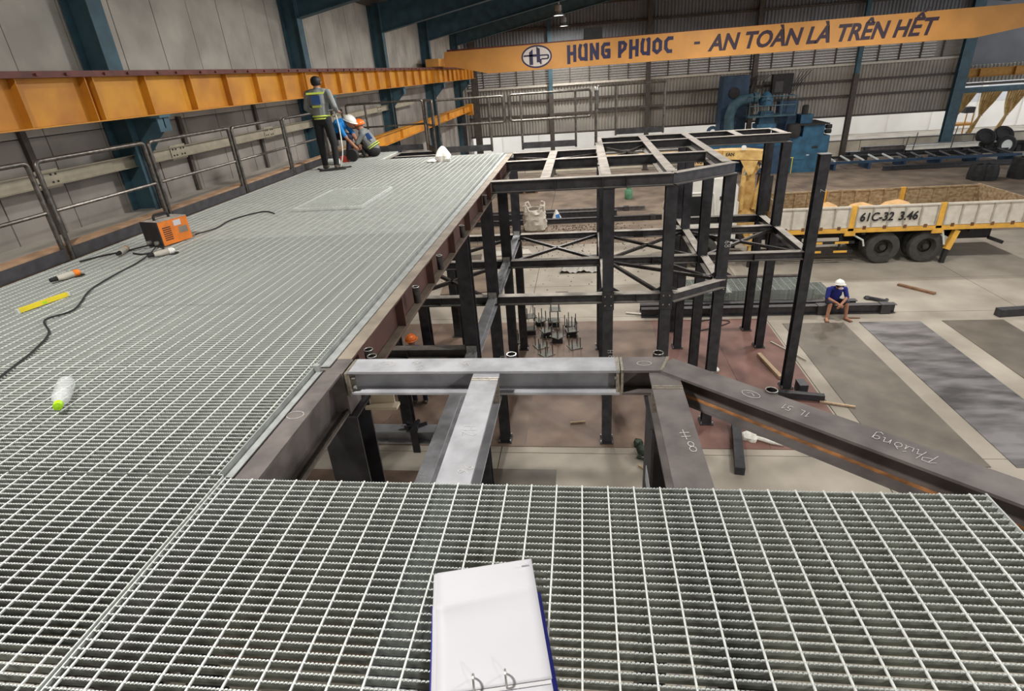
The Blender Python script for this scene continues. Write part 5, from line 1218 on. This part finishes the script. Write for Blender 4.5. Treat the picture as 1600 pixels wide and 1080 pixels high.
lumpy([(.05, -.05), (.085, -.02), (.094, .03), (.09, .075), (.06, .11), (.01, .125)], q(0, .045, 1.53), 20, .04, 3).build('hair', hairm, w1, True)
MB().lathe([(.062, 0), (.07, .03), (.062, .06)], q(0, .035, 1.40), 16).build('collar', jack, w1, True)
band(q(0, .005, .97), (0, 0, 1), .163, .132, (1, 0, 0), .028, hivis, w1, 'waist_tape'); band(q(0, .005, .925), (0, 0, 1), .16, .133, (1, 0, 0), .022, hivis, w1, 'waist_tape')
def patch(c, hx, hz, tilt, m_, t, nm): return MB().obox(c, (hx, 0, 0), (0, .006, 0), (0, tilt, hz)).build(nm, m_, t)
patch(q(0, -.096, 1.365), .17, .017, .012, hivis, w1, 'shoulder_tape'); patch(q(0, -.112, 1.25), .085, .075, .0, jlogo, w1, 'back_print'); patch(q(0, -.116, 1.14), .085, .016, 0, hivis, w1, 'back_tape')
# --- crouching worker in blue, facing right
X, Y = -5.15, 12.42
B = [(q(.12, -.14, .06), q(.20, -.12, .45), .048, .06, trn), (q(.20, -.12, .45), q(-.10, -.05, .50), .07, .09, trn), (q(.02, .14, .06), q(.12, .15, .44), .048, .06, trn), (q(.12, .15, .44), q(-.12, .08, .50), .07, .09, trn),
     (q(-.12, -.04, .52), q(-.12, .06, .52), .12, .12, trn), (q(-.12, 0, .58), q(.0, 0, .70), .13, .14, shirtb, (0, 1, 0), 1.2), (q(.0, 0, .70), q(.07, 0, .73), .14, .11, shirtb, (0, 1, 0), 1.3),
     (q(.10, 0, .73), q(.18, 0, .74), .055, .055, SK), (q(.22, 0, .73), q(.24, 0, .71), .085, .085, SK), (q(.33, 0, .68), q(.335, 0, .67), .014, .014, SK),
     (q(.04, -.17, .72), q(.14, -.2, .50), .058, .045, shirtb), (q(.14, -.2, .50), q(.26, -.12, .30), .040, .032, SK), (q(.04, .17, .72), q(.18, .2, .50), .058, .045, shirtb), (q(.18, .2, .50), q(.30, .08, .30), .040, .032, SK),
     (q(.08, -.14, .04), q(.23, -.15, .035), .045, .035, shoe), (q(-.02, .14, .04), q(.13, .15, .035), .045, .035, shoe)]
B += hand(q(.27, -.11, .285), (.5, .3, -.8), (-.3, .9, 0), SK)+hand(q(.31, .07, .285), (.4, -.3, -.8), (-.3, -.9, 0), SK)
w2 = person('person', 'crouching worker in bright blue shirt and white helmet', B, loc=q(0, 0, 0))
helmet(q(.235, 0, .77), (.8, 0, -.5), (.35, 0, .85), helw, w2)
# --- squatting worker in grey jacket, orange helmet, back to us
X, Y = -4.64, 12.62
def q3(x, y, z): return q(x, y, z-.07 if z > .1 else z)
B = [(q3(-.10, -.12, .05), q3(-.22, -.02, .36), .048, .06, T), (q3(-.22, -.02, .36), q3(.06, -.08, .19), .072, .092, T), (q3(-.03, .16, .05), q3(-.18, .22, .36), .048, .06, T), (q3(-.18, .22, .36), q3(.08, .10, .19), .072, .092, T),
     (q3(.08, -.05, .19), q3(.08, .07, .19), .125, .125, T), (q3(.07, 0, .28), q3(-.04, .02, .46), .135, .14, J, (.2, 1, 0), 1.15), (q3(-.04, .02, .46), q3(-.10, .03, .56), .14, .11, J, (.2, 1, 0), 1.25),
     (q3(-.11, .03, .60), q3(-.15, .04, .66), .055, .055, SK), (q3(-.18, .04, .70), q3(-.19, .04, .71), .085, .085, SK), (q3(-.28, .04, .68), q3(-.285, .04, .67), .014, .014, SK),
     (q3(-.06, -.16, .56), q3(-.20, -.19, .38), .062, .05, J), (q3(-.20, -.19, .38), q3(-.32, -.06, .27), .048, .038, J), (q3(-.08, .21, .56), q3(-.22, .22, .38), .062, .05, J), (q3(-.22, .22, .38), q3(-.34, .08, .27), .048, .038, J),
     (q3(-.06, -.12, .04), q3(-.20, -.12, .035), .045, .035, shoe), (q3(.0, .16, .04), q3(-.14, .17, .035), .045, .035, shoe)]
B += hand(q3(-.335, -.05, .26), (-.8, .3, -.5), (.2, .9, -.3), SK)+hand(q3(-.355, .07, .26), (-.8, -.3, -.5), (.2, -.9, -.3), SK)
w3 = person('person', 'squatting worker in grey jacket and orange helmet', B, loc=q3(0, 0, 0))
helmet(q3(-.185, .04, .735), (-.9, 0, -.2), (-.2, 0, .95), helo, w3)
band(q3(.075, .0, .265), (-.5, 0, .85), .155, .165, (0, 1, 0), .022, hivis, w3, 'waist_tape'); band(q3(.06, .0, .305), (-.5, 0, .85), .155, .165, (0, 1, 0), .018, hivis, w3, 'waist_tape')
MB().obox(q3(.03, -.125, .50), (.08, -.02, .02), (.0, .012, .0), (-.04, .01, .06)).build('back_print', jlogo, w3)
# --- tools beside the crouching workers
t = thing('cut_off_saw', (-4.75, 12.2, 5.0), 'black and red cut off grinder between the crouching workers', 'tool')
MB().lathe([(0, -.06), (.12, -.06), (.13, 0), (.12, .06), (0, .06)], (-4.80, 11.95, 5.131), 20, Matrix.Rotation(math.pi/2, 3, 'X')).build('disc_guard', black, t, True)
MB().box(-5.06, -4.92, 11.88, 12.02, 5.001, 5.12).build('motor', mat('tool_red', (190, 70, 50), .5, 0, .1), t)
t = thing('tool_roll', (-5.05, 11.9, 5.0), 'dark cylinder lying behind the standing worker\'s feet', 'cylinder')
MB().lathe([(0, -.14), (.055, -.14), (.06, -.1), (.06, .1), (.045, .14), (0, .14)], (-5.1, 11.6, 5.062), 16, Matrix.Rotation(math.pi/2, 3, 'Y')).build('body', galv_far, t, True)
MB().lathe([(0, -.17), (.058, -.17), (.063, -.09), (0, -.09)], (-5.1, 11.6, 5.063), 16, Matrix.Rotation(math.pi/2, 3, 'Y')).build('cap', darkm, t, True)
cable([(-5.15, 10.95, 5.02), (-4.95, 10.8, 5.02), (-4.7, 10.95, 5.02), (-4.55, 10.85, 5.02), (-4.75, 10.72, 5.02), (-5.0, 10.7, 5.02), (-4.85, 10.9, 5.02), (-4.5, 11.05, 5.02)], .014, 'tangled dark cable round the standing worker\'s feet')
cable([(-4.70, 10.98, 5.02), (-4.63, 11.05, 5.3), (-4.66, 11.18, 5.7), (-4.70, 11.22, 6.0)], .012, 'grey cable hanging down from the standing worker\'s hand', galv_far)
# --- seated man on the beam
X, Y, Z = 6.62, 14.93, 0.
N2 = mat('dark_shorts', (40, 38, 58), .85, 0, .1, 9)
B = [(q(-.23, -.40, .07), q(-.19, -.36, .44), .038, .052, SK), (q(.23, -.40, .07), q(.22, -.36, .44), .038, .052, SK),
     (q(-.19, -.33, .46), q(-.09, .0, .385), .07, .098, N2), (q(.22, -.33, .46), q(.09, .0, .385), .07, .098, N2), (q(-.06, .02, .385), q(.06, .02, .385), .115, .115, N2),
     (q(0, .02, .42), q(0, -.06, .62), .125, .13, navyc, (1, 0, 0), 1.2), (q(0, -.06, .62), q(0, -.13, .75), .13, .105, navyc, (1, 0, 0), 1.4), (q(-.12, -.13, .79), q(.12, -.13, .79), .07, .07, navyc),
     (q(0, -.15, .80), q(0, -.22, .87), .052, .05, SK), (q(0, -.26, .90), q(0, -.265, .92), .082, .085, SK), (q(0, -.355, .89), q(0, -.36, .885), .016, .016, maskm), (q(-.085, -.25, .91), q(-.085, -.25, .92), .014, .016, SK), (q(.085, -.25, .91), q(.085, -.25, .92), .014, .016, SK),
     (q(-.20, -.14, .78), q(-.24, -.22, .57), .062, .055, navyc), (q(-.24, -.22, .57), q(-.03, -.42, .47), .042, .032, SK), (q(.20, -.14, .78), q(.25, -.22, .57), .062, .055, navyc), (q(.25, -.22, .57), q(.05, -.43, .46), .042, .032, SK),
     (q(-.23, -.38, .045), q(-.27, -.55, .035), .040, .036, SK), (q(.23, -.38, .045), q(.31, -.54, .035), .040, .036, SK)]
B += hand(q(-.02, -.43, .465), (.6, -.5, -.45), (.5, .7, -.3), SK)+hand(q(.04, -.44, .455), (-.6, -.4, -.6), (-.5, .7, -.3), SK)
w4 = person('person', 'seated man in royal blue polo shirt, shorts, white helmet and face mask', B, loc=q(0, 0, 0))
helmet(q(0, -.235, .962), (0, -.95, .12), (0, .12, .99), helw, w4)
lumpy([(.05, 0), (.062, .02), (.05, .05), (.02, .07)], q(0, -.335, .85), 14, .05, 3).build('face_mask', maskm, w4, True)
band(q(0, -.265, .925), (0, -.2, .95), .088, .098, (1, 0, 0), .03, black, w4, 'goggle_strap')
for s_, (a0, a1) in ((-1, ((-.23, -.36), (-.275, -.57))), (1, ((.225, -.36), (.325, -.56)))):
    MB().bar(q(a0[0], a0[1], .012), q(a1[0], a1[1], .012), .10, .02).build('sandal', shoe, w4)
# --- worker below the deck, mostly hidden
X, Y, Z = -3.62, 10.35, 0.013
B = [(q(-.12, 0, .09), q(-.12, .02, .47), .052, .066, trn), (q(-.12, .02, .47), q(-.085, 0, .86), .072, .095, trn), (q(.12, 0, .09), q(.12, .02, .47), .052, .066, trn), (q(.12, .02, .47), q(.085, 0, .86), .072, .095, trn), (q(-.06, 0, .88), q(.06, 0, .88), .12, .12, trn),
     (q(0, 0, .96), q(0, .0, 1.3), .125, .125, navyc, (1, 0, 0), 1.3), (q(-.12, 0, 1.35), q(.12, 0, 1.35), .072, .072, navyc), (q(0, 0, 1.36), q(0, 0, 1.46), .052, .05, SK), (q(0, .01, 1.5), q(0, .01, 1.53), .08, .085, SK), (q(0, .1, 1.5), q(0, .105, 1.49), .014, .014, SK),
     (q(-.2, 0, 1.34), q(-.26, .02, 1.1), .06, .05, navyc), (q(-.26, .02, 1.1), q(-.24, .12, .88), .044, .034, SK), (q(.2, 0, 1.34), q(.26, .02, 1.1), .06, .05, navyc), (q(.26, .02, 1.1), q(.24, .12, .88), .044, .034, SK),
     (q(-.12, -.03, .05), q(-.12, .13, .035), .045, .035, shoe), (q(.12, -.03, .05), q(.12, .13, .035), .045, .035, shoe)]
B += hand(q(-.24, .125, .87), (0, .3, -1), (1, 0, 0), SK)+hand(q(.24, .125, .87), (0, .3, -1), (-1, 0, 0), SK)
w5 = person('person', 'worker in an orange helmet standing on the floor below the deck edge', B, loc=q(0, 0, 0))
helmet(q(0, .01, 1.555), (0, 1, -.1), (0, 0, 1), helo, w5)
